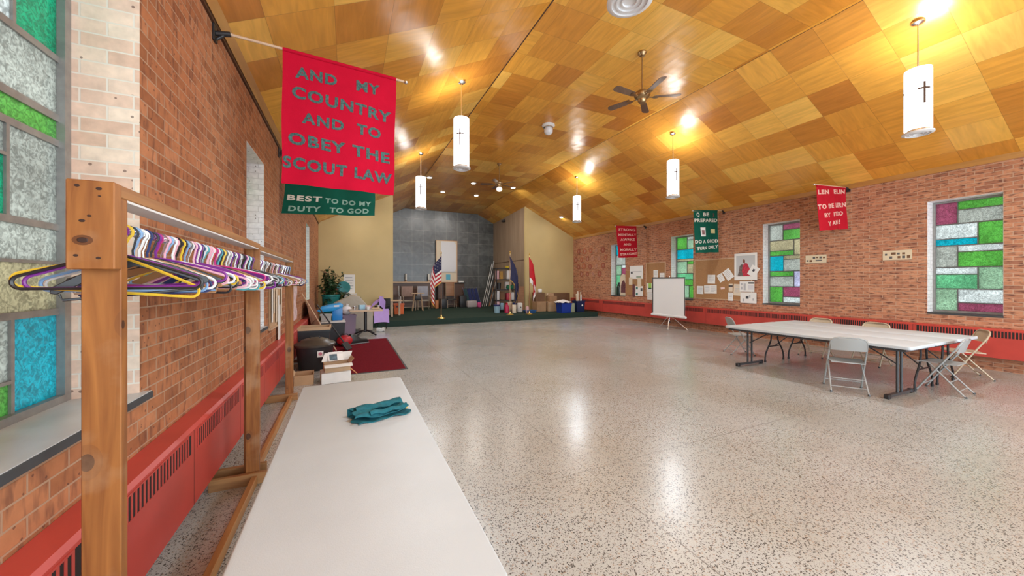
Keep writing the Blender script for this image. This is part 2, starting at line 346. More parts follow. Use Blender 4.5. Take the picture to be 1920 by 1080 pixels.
class MB:
    def __init__(s): s.v = []; s.f = []; s.m = []
    def add(s, verts, faces, mi=0):
        o = len(s.v); s.v += [Vector(p) for p in verts]
        for f in faces: s.f.append([i+o for i in f]); s.m.append(mi)
        return s
    def box(s, x0, x1, y0, y1, z0, z1, mi=0, M=None):
        p = [Vector((x, y, z)) for z in (z0, z1) for y in (y0, y1) for x in (x0, x1)]
        if M is not None: p = [M @ q for q in p]
        return s.add(p, [(0, 2, 3, 1), (4, 5, 7, 6), (0, 1, 5, 4), (2, 6, 7, 3), (0, 4, 6, 2), (1, 3, 7, 5)], mi)
    def cyl(s, a, b, r, n=12, r2=None, mi=0, caps=True):
        a, b = Vector(a), Vector(b); r2 = r if r2 is None else r2
        d = (b-a).normalized()
        t = Vector((0, 0, 1)) if abs(d.z) < 0.95 else Vector((1, 0, 0))
        e1 = d.cross(t).normalized(); e2 = d.cross(e1)
        P = []
        for c, rr in ((a, r), (b, r2)):
            for i in range(n):
                an = 2*PI*i/n; P.append(c+e1*rr*math.cos(an)+e2*rr*math.sin(an))
        F = [(i, (i+1) % n, n+(i+1) % n, n+i) for i in range(n)]
        F = [tuple(reversed(f)) for f in F]
        if caps: F += [tuple(range(n)), tuple(reversed(range(n, 2*n)))]
        return s.add(P, F, mi)
    def tube(s, pts, r, n=8, closed=False, mi=0, flat=1.0):
        pts = [Vector(p) for p in pts]; k = len(pts); P = []; F = []
        prev = None
        for i, p in enumerate(pts):
            if closed: d = pts[(i+1) % k]-pts[i-1]
            else: d = pts[min(i+1, k-1)]-pts[max(i-1, 0)]
            d.normalize()
            if prev is None:
                t = Vector((0, 0, 1)) if abs(d.z) < 0.9 else Vector((0, 1, 0))
                e1 = d.cross(t).normalized()
            else:
                e1 = (prev-d*prev.dot(d)).normalized()
            prev = e1; e2 = d.cross(e1)
            for j in range(n):
                an = 2*PI*j/n; P.append(p+e1*r*math.cos(an)+e2*r*flat*math.sin(an))
        m = k if closed else k-1
        for i in range(m):
            for j in range(n):
                a, b_ = i*n+j, i*n+(j+1) % n; c = ((i+1) % k)*n+(j+1) % n; d_ = ((i+1) % k)*n+j
                F.append((a, b_, c, d_))
        if not closed: F += [tuple(reversed(range(n))), tuple(range((k-1)*n, k*n))]
        return s.add(P, F, mi)
    def lathe(s, prof, c=(0, 0, 0), n=24, mi=0, M=None):
        P = []; F = []; c = Vector(c)
        for r, z in prof:
            for i in range(n):
                an = 2*PI*i/n; q = Vector((r*math.cos(an), r*math.sin(an), z))
                P.append((M @ q if M is not None else q)+c)
        k = len(prof)
        for a in range(k-1):
            for i in range(n):
                F.append((a*n+i, a*n+(i+1) % n, (a+1)*n+(i+1) % n, (a+1)*n+i))
        if prof[0][0] > 1e-5: F.append(tuple(reversed(range(n))))
        if prof[-1][0] > 1e-5: F.append(tuple(range((k-1)*n, k*n)))
        return s.add(P, F, mi)
    def prism(s, poly, z0, z1, mi=0, M=None):
        n = len(poly); P = [Vector((x, y, z0)) for x, y in poly]+[Vector((x, y, z1)) for x, y in poly]
        if M is not None: P = [M @ q for q in P]
        F = [tuple(reversed(range(n))), tuple(range(n, 2*n))]+[(i, (i+1) % n, n+(i+1) % n, n+i) for i in range(n)]
        return s.add(P, F, mi)
    def sphere(s, c, r, n=12, mi=0, sc=(1, 1, 1)):
        k = n//2
        prof = [(max(1e-6, r*math.sin(PI*i/k)), -r*math.cos(PI*i/k)) for i in range(k+1)]
        M = Matrix.Diagonal((*sc, 1)).to_3x3()
        return s.lathe(prof, c, n, mi, M)
    def sheet(s, fn, nu, nv, t=0.003, mi=0, mfn=None):
        """a cloth or paper sheet with two faces and a rim; fn(u,v)->point"""
        G = [[Vector(fn(i/nu, j/nv)) for i in range(nu+1)] for j in range(nv+1)]
        N = []
        for j in range(nv+1):
            row = []
            for i in range(nu+1):
                du = G[j][min(i+1, nu)]-G[j][max(i-1, 0)]; dv = G[min(j+1, nv)][i]-G[max(j-1, 0)][i]
                q = du.cross(dv); row.append(q.normalized() if q.length > 1e-12 else Vector((0, -1, 0)))
            N.append(row)
        A = [G[j][i]+N[j][i]*t/2 for j in range(nv+1) for i in range(nu+1)]
        B = [G[j][i]-N[j][i]*t/2 for j in range(nv+1) for i in range(nu+1)]
        k = len(A); w = nu+1
        o = len(s.v); s.v += A+B
        for j in range(nv):
            for i in range(nu):
                q = (j*w+i, j*w+i+1, (j+1)*w+i+1, (j+1)*w+i)
                mm = mfn((i+0.5)/nu, (j+0.5)/nv) if mfn else mi
                s.f.append([x+o for x in q]); s.m.append(mm)
                s.f.append([x+o+k for x in reversed(q)]); s.m.append(mm)
        rim = [i for i in range(w)]+[j*w+nu for j in range(1, nv+1)]+[nv*w+i for i in range(nu-1, -1, -1)]+[j*w for j in range(nv-1, 0, -1)]
        for a in range(len(rim)):
            x, y = rim[a], rim[(a+1) % len(rim)]
            s.f.append([o+y, o+x, o+x+k, o+y+k]); s.m.append(mi)
        return s
    def build(s, name, mats, parent=None, loc=None, rot=None, bevel=0, smooth=False, seg=1):
        me = bpy.data.meshes.new(name)
        me.from_pydata([tuple(p) for p in s.v], [], s.f)
        if not isinstance(mats, (list, tuple)): mats = [mats]
        for m in mats: me.materials.append(m)
        me.polygons.foreach_set('material_index', s.m)
        bm = bmesh.new(); bm.from_mesh(me)
        bmesh.ops.recalc_face_normals(bm, faces=bm.faces)
        if bevel:
            ed = [e for e in bm.edges if len(e.link_faces) == 2 and e.calc_face_angle(0) > 0.6]
            bmesh.ops.bevel(bm, geom=ed, offset=bevel, segments=seg, affect='EDGES', profile=0.5, clamp_overlap=True)
        bm.to_mesh(me); bm.free()
        if smooth:
            me.shade_smooth()
            me.set_sharp_from_angle(angle=math.radians(40))
        me.update()
        o = bpy.data.objects.new(name, me); C.objects.link(o)
        if parent is not None: o.parent = parent
        if loc is not None: o.location = loc
        if rot is not None: o.rotation_euler = rot
        return o
def lattice(mb, xs, ys, filled, t0, t1, to3, mi=0):
    """one connected plate with holes: cells of the grid xs*ys that are filled, between depths t0 and t1"""
    idx = {}
    def V(i, j, k):
        if (i, j, k) not in idx:
            idx[(i, j, k)] = len(mb.v); mb.v.append(Vector(to3(xs[i], ys[j], (t0, t1)[k])))
        return idx[(i, j, k)]
    nx, ny = len(xs)-1, len(ys)-1
    fl = [[bool(filled(i, j)) for j in range(ny)] for i in range(nx)]
    def at(i, j): return 0 <= i < nx and 0 <= j < ny and fl[i][j]
    for i in range(nx):
        for j in range(ny):
            if not fl[i][j]: continue
            q = [(i, j), (i+1, j), (i+1, j+1), (i, j+1)]
            mb.f.append([V(*c, 1) for c in q]); mb.m.append(mi)
            mb.f.append([V(*c, 0) for c in reversed(q)]); mb.m.append(mi)
            for (di, dj), (a, c) in (((0, -1), (q[0], q[1])), ((1, 0), (q[1], q[2])), ((0, 1), (q[2], q[3])), ((-1, 0), (q[3], q[0]))):
                if not at(i+di, j+dj):
                    mb.f.append([V(*a, 0), V(*c, 0), V(*c, 1), V(*a, 1)]); mb.m.append(mi)
    return mb
def rot_at(p, e):
    return Matrix.Translation(Vector(p)) @ Euler(e).to_matrix().to_4x4()

def tag(o, label, cat, group=None, kind=None):
    o['label'] = label; o['category'] = cat
    if group: o['group'] = group
    if kind: o['kind'] = kind
    return o
def thing(name, label, cat, loc=(0, 0, 0), rz=0, group=None, kind=None):
    o = bpy.data.objects.new(name, None); C.objects.link(o)
    o.empty_display_size = 0.1
    o.location = loc; o.rotation_euler = (0, 0, rz)
    return tag(o, label, cat, group, kind)
def kids(o): return [c for c in bpy.data.objects if c.parent == o]
def copy_tree(o, parent=None):
    c = o.copy(); C.objects.link(c)
    if parent is not None: c.parent = parent
    for ch in kids(o): copy_tree(ch, c)
    return c
def dup(o, loc, rz, label, group=None):
    c = copy_tree(o); c.location = loc; c.rotation_euler = (0, 0, rz); c['label'] = label
    if group: c['group'] = group
    return c

def text_mesh(txt, size, bold=0.0, depth=0.002):
    cu = bpy.data.curves.new('lettering', 'FONT'); cu.body = txt; cu.size = size
    cu.align_x = 'CENTER'; cu.align_y = 'CENTER'; cu.offset = bold; cu.extrude = depth; cu.space_character = 1.15; cu.resolution_u = 3
    ob = bpy.data.objects.new('lettering', cu); C.objects.link(ob)
    dg = bpy.context.evaluated_depsgraph_get(); dg.update()
    me = bpy.data.meshes.new_from_object(ob.evaluated_get(dg))
    V = [v.co.copy() for v in me.vertices]; F = [tuple(p.vertices) for p in me.polygons]
    bpy.data.objects.remove(ob); bpy.data.curves.remove(cu); bpy.data.meshes.remove(me)
    return V, F
# ------------------------------------------------------------------ shared materials
M_CEIL = ceiling_mat(); M_FLOOR = terrazzo_mat(); M_SLATE = slate_mat()
M_BEIGE = mat('beige_painted_wall', (0.56, 0.44, 0.205), 0.55, var=0.04, vscale=1.5)
M_PLYW = wood_mat('greyed_plywood_panelling', (0.27, 0.19, 0.125), (0.38, 0.28, 0.19), 0.5, 'Z', 0.25)
M_CARPET = mat('dark_green_carpet', (0.030, 0.050, 0.040), 0.9, var=0.25, vscale=60, bump=0.6, bscale=400, spec=0.08)
M_TRIM = wood_mat('varnished_eave_trim', (0.40, 0.19, 0.05), (0.55, 0.29, 0.085), 0.35, 'Y', 0.5)
M_TRIMD = mat('dark_brown_trim', (0.07, 0.03, 0.015), 0.5, var=0.2)
M_REDMETAL = mat('red_painted_metal', (0.50, 0.06, 0.045), 0.42, var=0.10, vscale=3)
M_BLACKHOLE = mat('dark_grille_slots', (0.018, 0.012, 0.012), 0.7)
M_ALU = mat('dull_aluminium', (0.33, 0.33, 0.32), 0.45, 0.6, var=0.12, vscale=20)
M_CAME = mat('grey_lead_came', (0.16, 0.165, 0.16), 0.5, 0.5, var=0.1)
M_STONE = mat('pale_stone_sill', (0.55, 0.56, 0.56), 0.35, var=0.08, vscale=6)
M_SLATEEDGE = mat('dark_slate_edge', (0.05, 0.055, 0.06), 0.5, var=0.2)
M_BLACK = mat('black_paint', (0.018, 0.018, 0.02), 0.4)
M_BLACKPL = mat('black_plastic', (0.02, 0.02, 0.022), 0.45, var=0.15)
M_WHITEP = mat('white_plastic', (0.72, 0.72, 0.71), 0.42, var=0.02)
M_PAPER = mat('white_paper', (0.80, 0.80, 0.77), 0.7)
M_CREAMP = mat('cream_paper', (0.72, 0.62, 0.47), 0.7)
M_INK = mat('dark_ink', (0.05, 0.05, 0.06), 0.7)
M_GREYINK = mat('grey_print', (0.45, 0.46, 0.48), 0.7)
M_CHROME = mat('brushed_chrome', (0.75, 0.75, 0.75), 0.22, 1.0)
M_BRASS = mat('aged_brass', (0.36, 0.25, 0.13), 0.3, 0.9, var=0.2)
M_GOLD = mat('polished_gold_brass', (0.80, 0.60, 0.22), 0.28, 1.0)
M_CARD = mat('brown_cardboard', (0.40, 0.235, 0.12), 0.75, var=0.10, vscale=5)
M_CARDL = mat('tan_cardboard', (0.50, 0.33, 0.19), 0.75, var=0.08, vscale=5)
M_CARDD = mat('dark_brown_cardboard', (0.17, 0.085, 0.04), 0.75, var=0.15, vscale=5)
M_PINE = wood_mat('worn_pine_lumber', (0.19, 0.062, 0.013), (0.40, 0.162, 0.038), 0.5, 'Z', 1.1, True)
M_PINEY = wood_mat('worn_pine_lumber_lengthwise', (0.27, 0.11, 0.03), (0.42, 0.20, 0.06), 0.5, 'Y', 0.8)
M_PINEX = wood_mat('worn_pine_lumber_crosswise', (0.22, 0.10, 0.035), (0.40, 0.20, 0.07), 0.6, 'X', 0.8)
M_RODW = wood_mat('pale_wood_dowel', (0.55, 0.36, 0.22), (0.70, 0.52, 0.36), 0.5, 'X', 1)
M_DARKW = wood_mat('dark_stained_wood', (0.05, 0.022, 0.012), (0.11, 0.05, 0.025), 0.4, 'X', 0.6)
M_MIDW = wood_mat('mid_brown_wood', (0.22, 0.10, 0.045), (0.34, 0.17, 0.08), 0.45, 'X', 0.6)
M_TANW = wood_mat('light_tan_wood', (0.50, 0.33, 0.20), (0.62, 0.44, 0.28), 0.45, 'X', 0.6)
M_CORK = mat('cork_board', (0.38, 0.20, 0.085), 0.85, var=0.16, vscale=50)
M_RED = mat('red_felt', (0.50, 0.006, 0.03), 0.85, var=0.06, vscale=5, bump=0.2, bscale=250, spec=0.08)
M_REDD = mat('deep_red_felt', (0.45, 0.012, 0.025), 0.85, var=0.08, vscale=5, bump=0.2, bscale=250, spec=0.08)
M_GRNF = mat('dark_green_felt', (0.008, 0.095, 0.062), 0.85, var=0.10, vscale=5, bump=0.2, bscale=250, spec=0.08)
M_LETG = mat('grey_green_letters', (0.05, 0.115, 0.11), 0.8, var=0.5, vscale=60)
M_LETW = mat('off_white_letters', (0.66, 0.66, 0.58), 0.8, var=0.08)
M_LETP = mat('pale_pink_letters', (0.74, 0.45, 0.38), 0.8, var=0.12, vscale=20)
M_LETS = mat('sage_letters', (0.25, 0.42, 0.35), 0.8, var=0.2, vscale=40)

# ------------------------------------------------------------------ floor, walls, ceiling
def struct(o, label, cat):
    return tag(o, label, cat, kind='structure')
mb = MB(); mb.box(WL-0.4, XR+0.4, YB-0.3, 20.0, -0.2, 0.0)
struct(mb.build('floor', M_FLOOR), 'polished grey terrazzo floor of the hall with dark chips', 'floor')

WZ0, WZ1 = 0.98, 3.18
WIN_R = [(2.19, 3.11), (5.33, 6.24), (8.46, 9.37), (11.70, 12.60)]
WIN_L = [(1.72, 2.64), (4.91, 5.83), (11.14, 12.06)]
def side_wall(name, x0, x1, y0, y1, ops, m, label):
    """brick wall with its window openings; jambs are the ends of the wall pieces"""
    b = MB()
    ys = [y0]+[v for o in ops for v in o]+[y1]
    for i in range(0, len(ys), 2): b.box(x0, x1, ys[i], ys[i+1], 0, ZE)
    for a, c in ops:
        b.box(x0, x1, a, c, 0, WZ0); b.box(x0, x1, a, c, WZ1, ZE)
    return struct(b.build(name, m), label, 'wall')
side_wall('wall_right', XR, XR+0.32, YB, YF+0.1, WIN_R, M_BRICK_R, 'long spotted red brick wall with four stained glass windows')
side_wall('wall_left', WL-0.34, WL, YB, YF+0.1, WIN_L, M_BRICK_L, 'orange-red brick wall behind the clothes racks')

def gable_wall(name, x0, x1, y0, y1, zf, m, label, top=ceil_z, z0=0.0):
    xs = sorted({x0, x1}|{c for c in (C1, C2) if x0 < c < x1})
    poly = [(x0, z0), (x1, z0)]+[(x, zf(x)) for x in reversed(xs)]
    n = len(poly)
    V = [(x, y0, z) for x, z in poly]+[(x, y1, z) for x, z in poly]
    F = [tuple(range(n)), tuple(reversed(range(n, 2*n)))]+[(i, (i+1) % n, n+(i+1) % n, n+i) for i in range(n)]
    return struct(MB().add(V, F).build(name, m), label, 'wall')
gable_wall('wall_back_left', WL, AX0, YF, YF+0.12, ceil_z, M_BEIGE, 'beige painted end wall left of the stage alcove')
gable_wall('wall_back_right', AX1, XR, YF, YF+0.12, ceil_z, M_BEIGE, 'beige painted end wall right of the stage alcove')
zb = lambda x: ceil_z(x)-0.22
gable_wall('wall_back', AX0-0.1, AX1+0.1, YA, YA+0.15, zb, M_SLATE, 'dark grey slate tile wall at the back of the stage alcove')
def side_return(name, x0, x1, label):
    b = MB(); xx = x1 if x0 < 4 else x0
    V = [(x, y, z) for x in (x0, x1) for y, z in ((YF+0.12, 0), (YA, 0), (YA, zb(xx)), (YF+0.12, ceil_z(xx)))]
    b.add(V, [(0, 1, 2, 3), (7, 6, 5, 4), (0, 4, 5, 1), (1, 5, 6, 2), (2, 6, 7, 3), (3, 7, 4, 0)])
    return struct(b.build(name, M_PLYW), label, 'wall')
side_return('wall_alcove_left', AX0-0.1, AX0, 'plywood panelled return wall on the left of the alcove')
side_return('wall_alcove_right', AX1, AX1+0.1, 'greyish wood panelled return wall on the right of the alcove')
b = MB(); b.box(AX1-0.012, AX1, YF+0.15, YA-0.02, 2.62, 2.64)
struct(b.build('trim_1', M_TRIMD, None), 'thin dark joint strip across the alcove side panelling', 'trim')
# unseen end wall behind the camera; its wide opening is added for light
b = MB()
b.box(WL, XR, YB-0.2, YB, 4.3, ZF); b.box(WL, -0.7, YB-0.2, YB, 0, 4.3); b.box(10.2, XR, YB-0.2, YB, 0, 4.3); b.box(-0.7, 10.2, YB-0.2, YB, 0, 0.3)
struct(b.build('wall_front', M_BRICK_L), 'unseen brick end wall with a wide opening added for light', 'wall')

# ceiling: two slopes and a flat centre, then the lower stage part
def ceiling_part(name, y0, y1, drop0, drop1, xa, xb, label):
    xs = [xa]+[c for c in (C1, C2) if xa < c < xb]+[xb]
    me_v, me_f, uv = [], [], []
    s = 0; pos = []
    for i, x in enumerate(xs):
        if i: s += math.hypot(x-xs[i-1], ceil_z(x)-ceil_z(xs[i-1]))
        pos.append(s)
    for y, d in ((y0, drop0), (y1, drop1)):
        for x in xs: me_v.append((x, y, ceil_z(x)-d))
    k = len(xs)
    for i in range(k-1): me_f.append((i, i+1, k+i+1, k+i))
    n0 = len(me_v)
    for y, d in ((y0, drop0), (y1, drop1)):
        for x in xs: me_v.append((x, y, ceil_z(x)-d+0.12))
    for i in range(k-1): me_f.append((n0+k+i, n0+k+i+1, n0+i+1, n0+i))
    me = bpy.data.meshes.new(name); me.from_pydata(me_v, [], me_f); me.materials.append(M_CEIL)
    ul = me.uv_layers.new(name='panels')
    # panel rows start at each crease, as the sheets do
    off = {0: 0.0}
    for p in me.polygons:
        i = p.vertices[0] % k if p.index < k-1 else (p.vertices[2] % k)
        seg = p.index % (k-1)
        for li in p.loop_indices:
            vi = me.loops[li].vertex_index; q = vi % k
            base = {0: pos[1]-0.63*40, 1: pos[1]+0.63*40-(0.19), 2: pos[2]+0.63*120} if k == 4 else {0: 0, 1: 0, 2: 0}
            if seg == 0: vv = pos[q]-pos[1]+0.63*40
            elif seg == 1: vv = pos[q]-pos[1]+0.63*80-0.225
            else: vv = pos[q]-pos[min(2, k-1)]+0.63*120
            ul.data[li].uv = (me.vertices[vi].co.y+0.63*30-0.12, vv)
    o = bpy.data.objects.new(name, me); C.objects.link(o)
    return struct(o, label, 'ceiling')
ceiling_part('ceiling', YB, YF+0.06, 0, 0, WL-0.02, XR+0.02, 'vaulted ceiling of square amber plywood panels over the hall')
ceiling_part('ceiling_stage', YF+0.06, YA+0.15, 0, 0.22, AX0-0.1, AX1+0.1, 'darker plywood ceiling over the stage alcove')
# crease battens and eave boards
k = 2
for x in (C1, C2):
    b = MB(); b.box(x-0.011, x+0.011, YB, YF, ZF-0.006, ZF+0.02)
    struct(b.build('trim_%d' % k, M_TRIMD), 'thin dark batten along the %s ceiling crease' % ('left' if x < 4 else 'right'), 'trim'); k += 1
b = MB(); b.box(WL, WL+0.02, YB, YF, ZE-0.055, ZE-0.01)
struct(b.build('trim_4', M_TRIMD), 'dark strip under the left eave board', 'trim')
b = MB(); M = Matrix.Translation((WL+0.02, 0, ZE-0.02)) @ Matrix.Rotation(-0.9, 4, 'Y'); b.box(0, 0.12, YB, YF, -0.01, 0.012, M=M)
struct(b.build('trim_5', M_TRIM), 'honey coloured board along the left eave', 'trim')
b = MB(); b.box(XR-0.025, XR, YB, YF, ZE-0.10, ZE+0.01)
struct(b.build('trim_6', M_TRIM), 'honey coloured board along the right eave', 'trim')

# stage
b = MB(); b.box(WL+0.01, 10.26, YS, YF, 0, ZS); b.box(AX0, AX1, YF, YA, 0, ZS)
struct(b.build('stage', M_CARPET), 'low stage platform covered in dark green carpet', 'stage')

# ------------------------------------------------------------------ windows
G = {'c': (0.52, 0.53, 0.49), 'w': (0.66, 0.68, 0.66), 'g': (0.25, 0.50, 0.19), 't': (0.30, 0.56, 0.38), 'p': (0.44, 0.56, 0.44),
     'b': (0.005, 0.50, 0.56), 'm': (0.44, 0.20, 0.27), 'l': (0.56, 0.55, 0.64), 'n': (0.52, 0.48, 0.36), 'e': (0.01, 0.50, 0.34)}
GK = list(G); GM = [glass_mat('obscured_glass_'+k_, G[k_]) for k_ in GK]
# pane layouts: (x0,x1,y0,y1,colour) over the opening, x from the viewer's left, y from the top down
LAY = {
 'r4': [(0, .34, 0, .2, 'm'), (.34, 1, 0, .075, 'g'), (.34, 1, .075, .2, 'c'), (0, .64, .2, .335, 'w'), (0, .64, .335, .4, 'b'), (.64, 1, .2, .4, 'g'),
        (0, .34, .4, .6, 'c'), (.34, 1, .4, .46, 'w'), (.34, 1, .46, .6, 'g'), (0, .64, .6, .665, 'w'), (0, .64, .665, .8, 't'), (.64, 1, .6, .8, 'p'),
        (0, .34, .8, 1, 'p'), (.34, 1, .8, .925, 'w'), (.34, 1, .925, 1, 'm')],
 'r3': [(0, .4, 0, .2, 'c'), (.4, 1, 0, .07, 'm'), (.4, 1, .07, .2, 'g'), (0, .72, .2, .335, 'n'), (0, .72, .335, .4, 'g'), (.72, 1, .2, .4, 'n'),
        (0, .42, .4, .6, 'b'), (.42, 1, .4, .45, 'n'), (.42, 1, .45, .6, 'c'), (0, .72, .6, .67, 'g'), (0, .72, .67, .8, 'c'), (.72, 1, .6, .8, 'l'),
        (0, .4, .8, 1, 'g'), (.4, 1, .8, .93, 'm'), (.4, 1, .93, 1, 'w')],
 'r2': [(0, .5, 0, .2, 'g'), (.5, 1, 0, .05, 'c'), (.5, 1, .05, .2, 'p'), (0, .85, .2, .36, 'b'), (.85, 1, .2, .4, 'w'), (0, .85, .36, .4, 'n'),
        (0, .5, .4, .6, 'p'), (.5, 1, .4, .45, 'g'), (.5, 1, .45, .6, 'n'), (0, .8, .6, .7, 't'), (0, .8, .7, .8, 'g'), (.8, 1, .6, .8, 'b'),
        (0, .6, .8, 1, 'p'), (.6, 1, .8, 1, 'g')],
 'r1': [(0, .4, 0, .2, 'b'), (.4, 1, 0, .2, 'w'), (0, .7, .2, .4, 'c'), (.7, 1, .2, .4, 'p'), (0, .4, .4, .6, 'p'), (.4, 1, .4, .46, 'w'), (.4, 1, .46, .6, 'm'),
        (0, .6, .6, .8, 't'), (.6, 1, .6, .8, 'w'), (0, .4, .8, 1, 't'), (.4, 1, .8, 1, 'p')],
 'l1': [(0, .45, 0, .2, 'b'), (.45, .68, 0, .2, 'w'), (.68, 1, 0, .2, 'e'), (0, .3, .2, .4, 'g'), (.3, 1, .2, .335, 'c'), (.3, 1, .345, .4, 'g'),
        (0, .55, .4, .6, 'c'), (.55, .64, .4, .47, 'c'), (.55, .64, .47, .6, 'e'), (.64, 1, .4, .6, 'c'), (0, 1, .6, .685, 'c'), (0, 1, .685, .8, 'n'),
        (0, .35, .8, 1, 'm'), (.35, .67, .8, .935, 'c'), (.35, .67, .935, 1, 'g'), (.67, 1, .8, 1, 'b')],
}
def window(idx, side, y0, y1, lay, label):
    xg = XR+0.27 if side > 0 else WL-0.30      # glass plane
    w = thing('window_%d' % idx, label, 'window', (xg, y0, WZ0), 0, None, 'structure')
    W, H = y1-y0, WZ1-WZ0
    t = 0.045
    fr = lattice(MB(), [0, t, W-t, W], [0, t, H-t, H], lambda i, j: not (i == 1 and j == 1), -0.035, 0.035, lambda p, q, r: (r, p, q))
    iw, ih = W-2*t, H-2*t
    gl = MB(); holes = []
    def px(f): return t+(1-f)*iw if side > 0 else t+f*iw
    for x0, x1, a, c, col in LAY[lay]:
        ya, yb = sorted((px(x0), px(x1))); za, zb_ = t+(1-c)*ih, t+(1-a)*ih
        gl.box(-0.004, 0.004, ya, yb, za, zb_, GK.index(col))
        e = []
        for v, lo, hi, fr_ in ((ya, t, W-t, None), (yb, t, W-t, None), (za, t, H-t, 1), (zb_, t, H-t, 1)):
            if v < lo+0.01 or v > hi-0.01: e.append(0.0); continue
            w_ = 0.011
            if fr_ and abs((v-t)/ih*5-round((v-t)/ih*5)) < 0.02: w_ = 0.028 if side < 0 else 0.015
            if side < 0 and not fr_: w_ = 0.014
            e.append(w_/2+0.002)
        holes.append((ya+e[0], yb-e[1], za+e[2], zb_-e[3]))
    xs_ = sorted({round(v, 4) for h_ in holes for v in h_[:2]}); zs_ = sorted({round(v, 4) for h_ in holes for v in h_[2:]})
    cm = lattice(MB(), xs_, zs_, lambda i, j: not any(h_[0]-1e-3 < (xs_[i]+xs_[i+1])/2 < h_[1]+1e-3 and h_[2]-1e-3 < (zs_[j]+zs_[j+1])/2 < h_[3]+1e-3 for h_ in holes), -0.014, 0.014, lambda p, q, r: (r, p, q))
    fr.build('window_frame', M_ALU, w)
    cm.build('lead_bars', M_CAME if side > 0 else M_ALU, w)
    gl.build('coloured_panes', GM, w)
    sl = MB()
    if side > 0:
        sl.box(-0.26-0.02, -0.04, -0.0, W, -0.03, 0.006)
        sl.build('window_sill', M_SLATEEDGE, w)
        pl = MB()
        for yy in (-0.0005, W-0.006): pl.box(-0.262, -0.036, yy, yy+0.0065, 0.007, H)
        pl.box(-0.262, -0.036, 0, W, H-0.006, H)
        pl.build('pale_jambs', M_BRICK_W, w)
    else:
        sl.box(0.02, 0.335, -0.05, W+0.04, -0.03, 0.008)
        sl.box(0.335, 0.34, -0.05, W+0.04, -0.032, 0.004, 1)
        sl.build('window_sill', [M_STONE, M_SLATEEDGE], w)
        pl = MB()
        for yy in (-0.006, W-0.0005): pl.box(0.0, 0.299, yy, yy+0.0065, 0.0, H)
        # jambs and head of the recess; near window's daylight is put into its colour
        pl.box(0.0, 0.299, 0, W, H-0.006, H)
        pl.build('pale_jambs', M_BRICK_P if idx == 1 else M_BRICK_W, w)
    return w
window(1, -1, *WIN_L[0], 'l1', 'near left window of pebbled clear, green and cyan glass beside the front rack')
window(2, -1, *WIN_L[1], 'r3', 'second left window seen as a tall pale brick reveal above the racks')
window(3, -1, *WIN_L[2], 'r2', 'far left window seen as a thin pale slit near the beige wall')
window(4, 1, *WIN_R[0], 'r4', 'stained glass window of the right wall nearest the camera, magenta top corner')
window(5, 1, *WIN_R[1], 'r3', 'right wall stained glass window with a cyan pane right of the corkboard')
window(6, 1, *WIN_R[2], 'r2', 'right wall stained glass window partly behind the projection screen')
window(7, 1, *WIN_R[3], 'r1', 'right wall stained glass window partly behind the far red banner')

# ------------------------------------------------------------------ convector heaters along both walls
def heater(name, label, xw, side, y0, y1, z0, z1, groups, slot_from=None):
    t = thing(name, label, 'heater', (xw-side*0.003, 0, 0))
    d = 0.14 if side < 0 else 0.18
    x0, x1 = (0.0, d) if side < 0 else (-d, 0.0)
    xf = d if side < 0 else -d
    b = MB(); sgn = 1 if side < 0 else -1
    # profile with a rounded front top edge
    prof = [(0, z0), (xf, z0), (xf, z1-0.018), (xf-sgn*0.018, z1), (0, z1)]
    n = len(prof)
    V = [(x, y0, z) for x, z in prof]+[(x, y1, z) for x, z in prof]
    b.add(V, [tuple(range(n)), tuple(reversed(range(n, 2*n)))]+[(i, (i+1) % n, n+(i+1) % n, n+i) for i in range(n)])
    b.build('casing', M_REDMETAL, t)
    for ga, gb in groups:
        g = MB(); fins = MB()
        g.box(*sorted((xf-sgn*0.002, xf+sgn*0.0012)), ga, gb, z1-0.155, z1-0.035)
        y = ga; ys_ = []
        while y < gb-0.02:
            ys_ += [y, y+0.013]; y += 0.0375
        zs_ = [z1-0.16, z1-0.152, z1-0.038, z1-0.03]
        lattice(fins, ys_, zs_, lambda i, j: j != 1 or i % 2 == 0, 0.001, 0.004, lambda p, q, r: (xf+sgn*r, p, q))
        g.build('grille', M_BLACKHOLE, t); fins.build('grille_bars', M_REDMETAL, t)
    for ga, gb in groups:
        s = MB(); s.box(*sorted((xf-sgn*0.001, xf+sgn*0.0008)), gb+0.048, gb+0.052, z0, z1-0.02)
        s.build('panel_seam', M_BLACKHOLE, t)
    return t
heater('convector_heater', 'red metal wall heater running along the left wall under the windows', WL, -1, YB+0.2, YS-0.02, 0.17, 0.67,
       [(-0.2, 0.85), (0.95, 1.87), (1.97, 2.885), (2.99, 3.97), (4.07, 5.0), (5.1, 6.0), (6.1, 7.0), (7.1, 8.0)])
heater('convector_heater', 'red metal wall heater running along the right wall below the stained glass', XR, 1, YB+0.2, YF-0.02, 0.25, 0.76,
       [(-1.0, 1.55), (1.65, 3.2), (3.3, 4.6), (5.07, 7.8), (7.95, 10.05), (10.45, 12.9), (13.2, 15.2)])

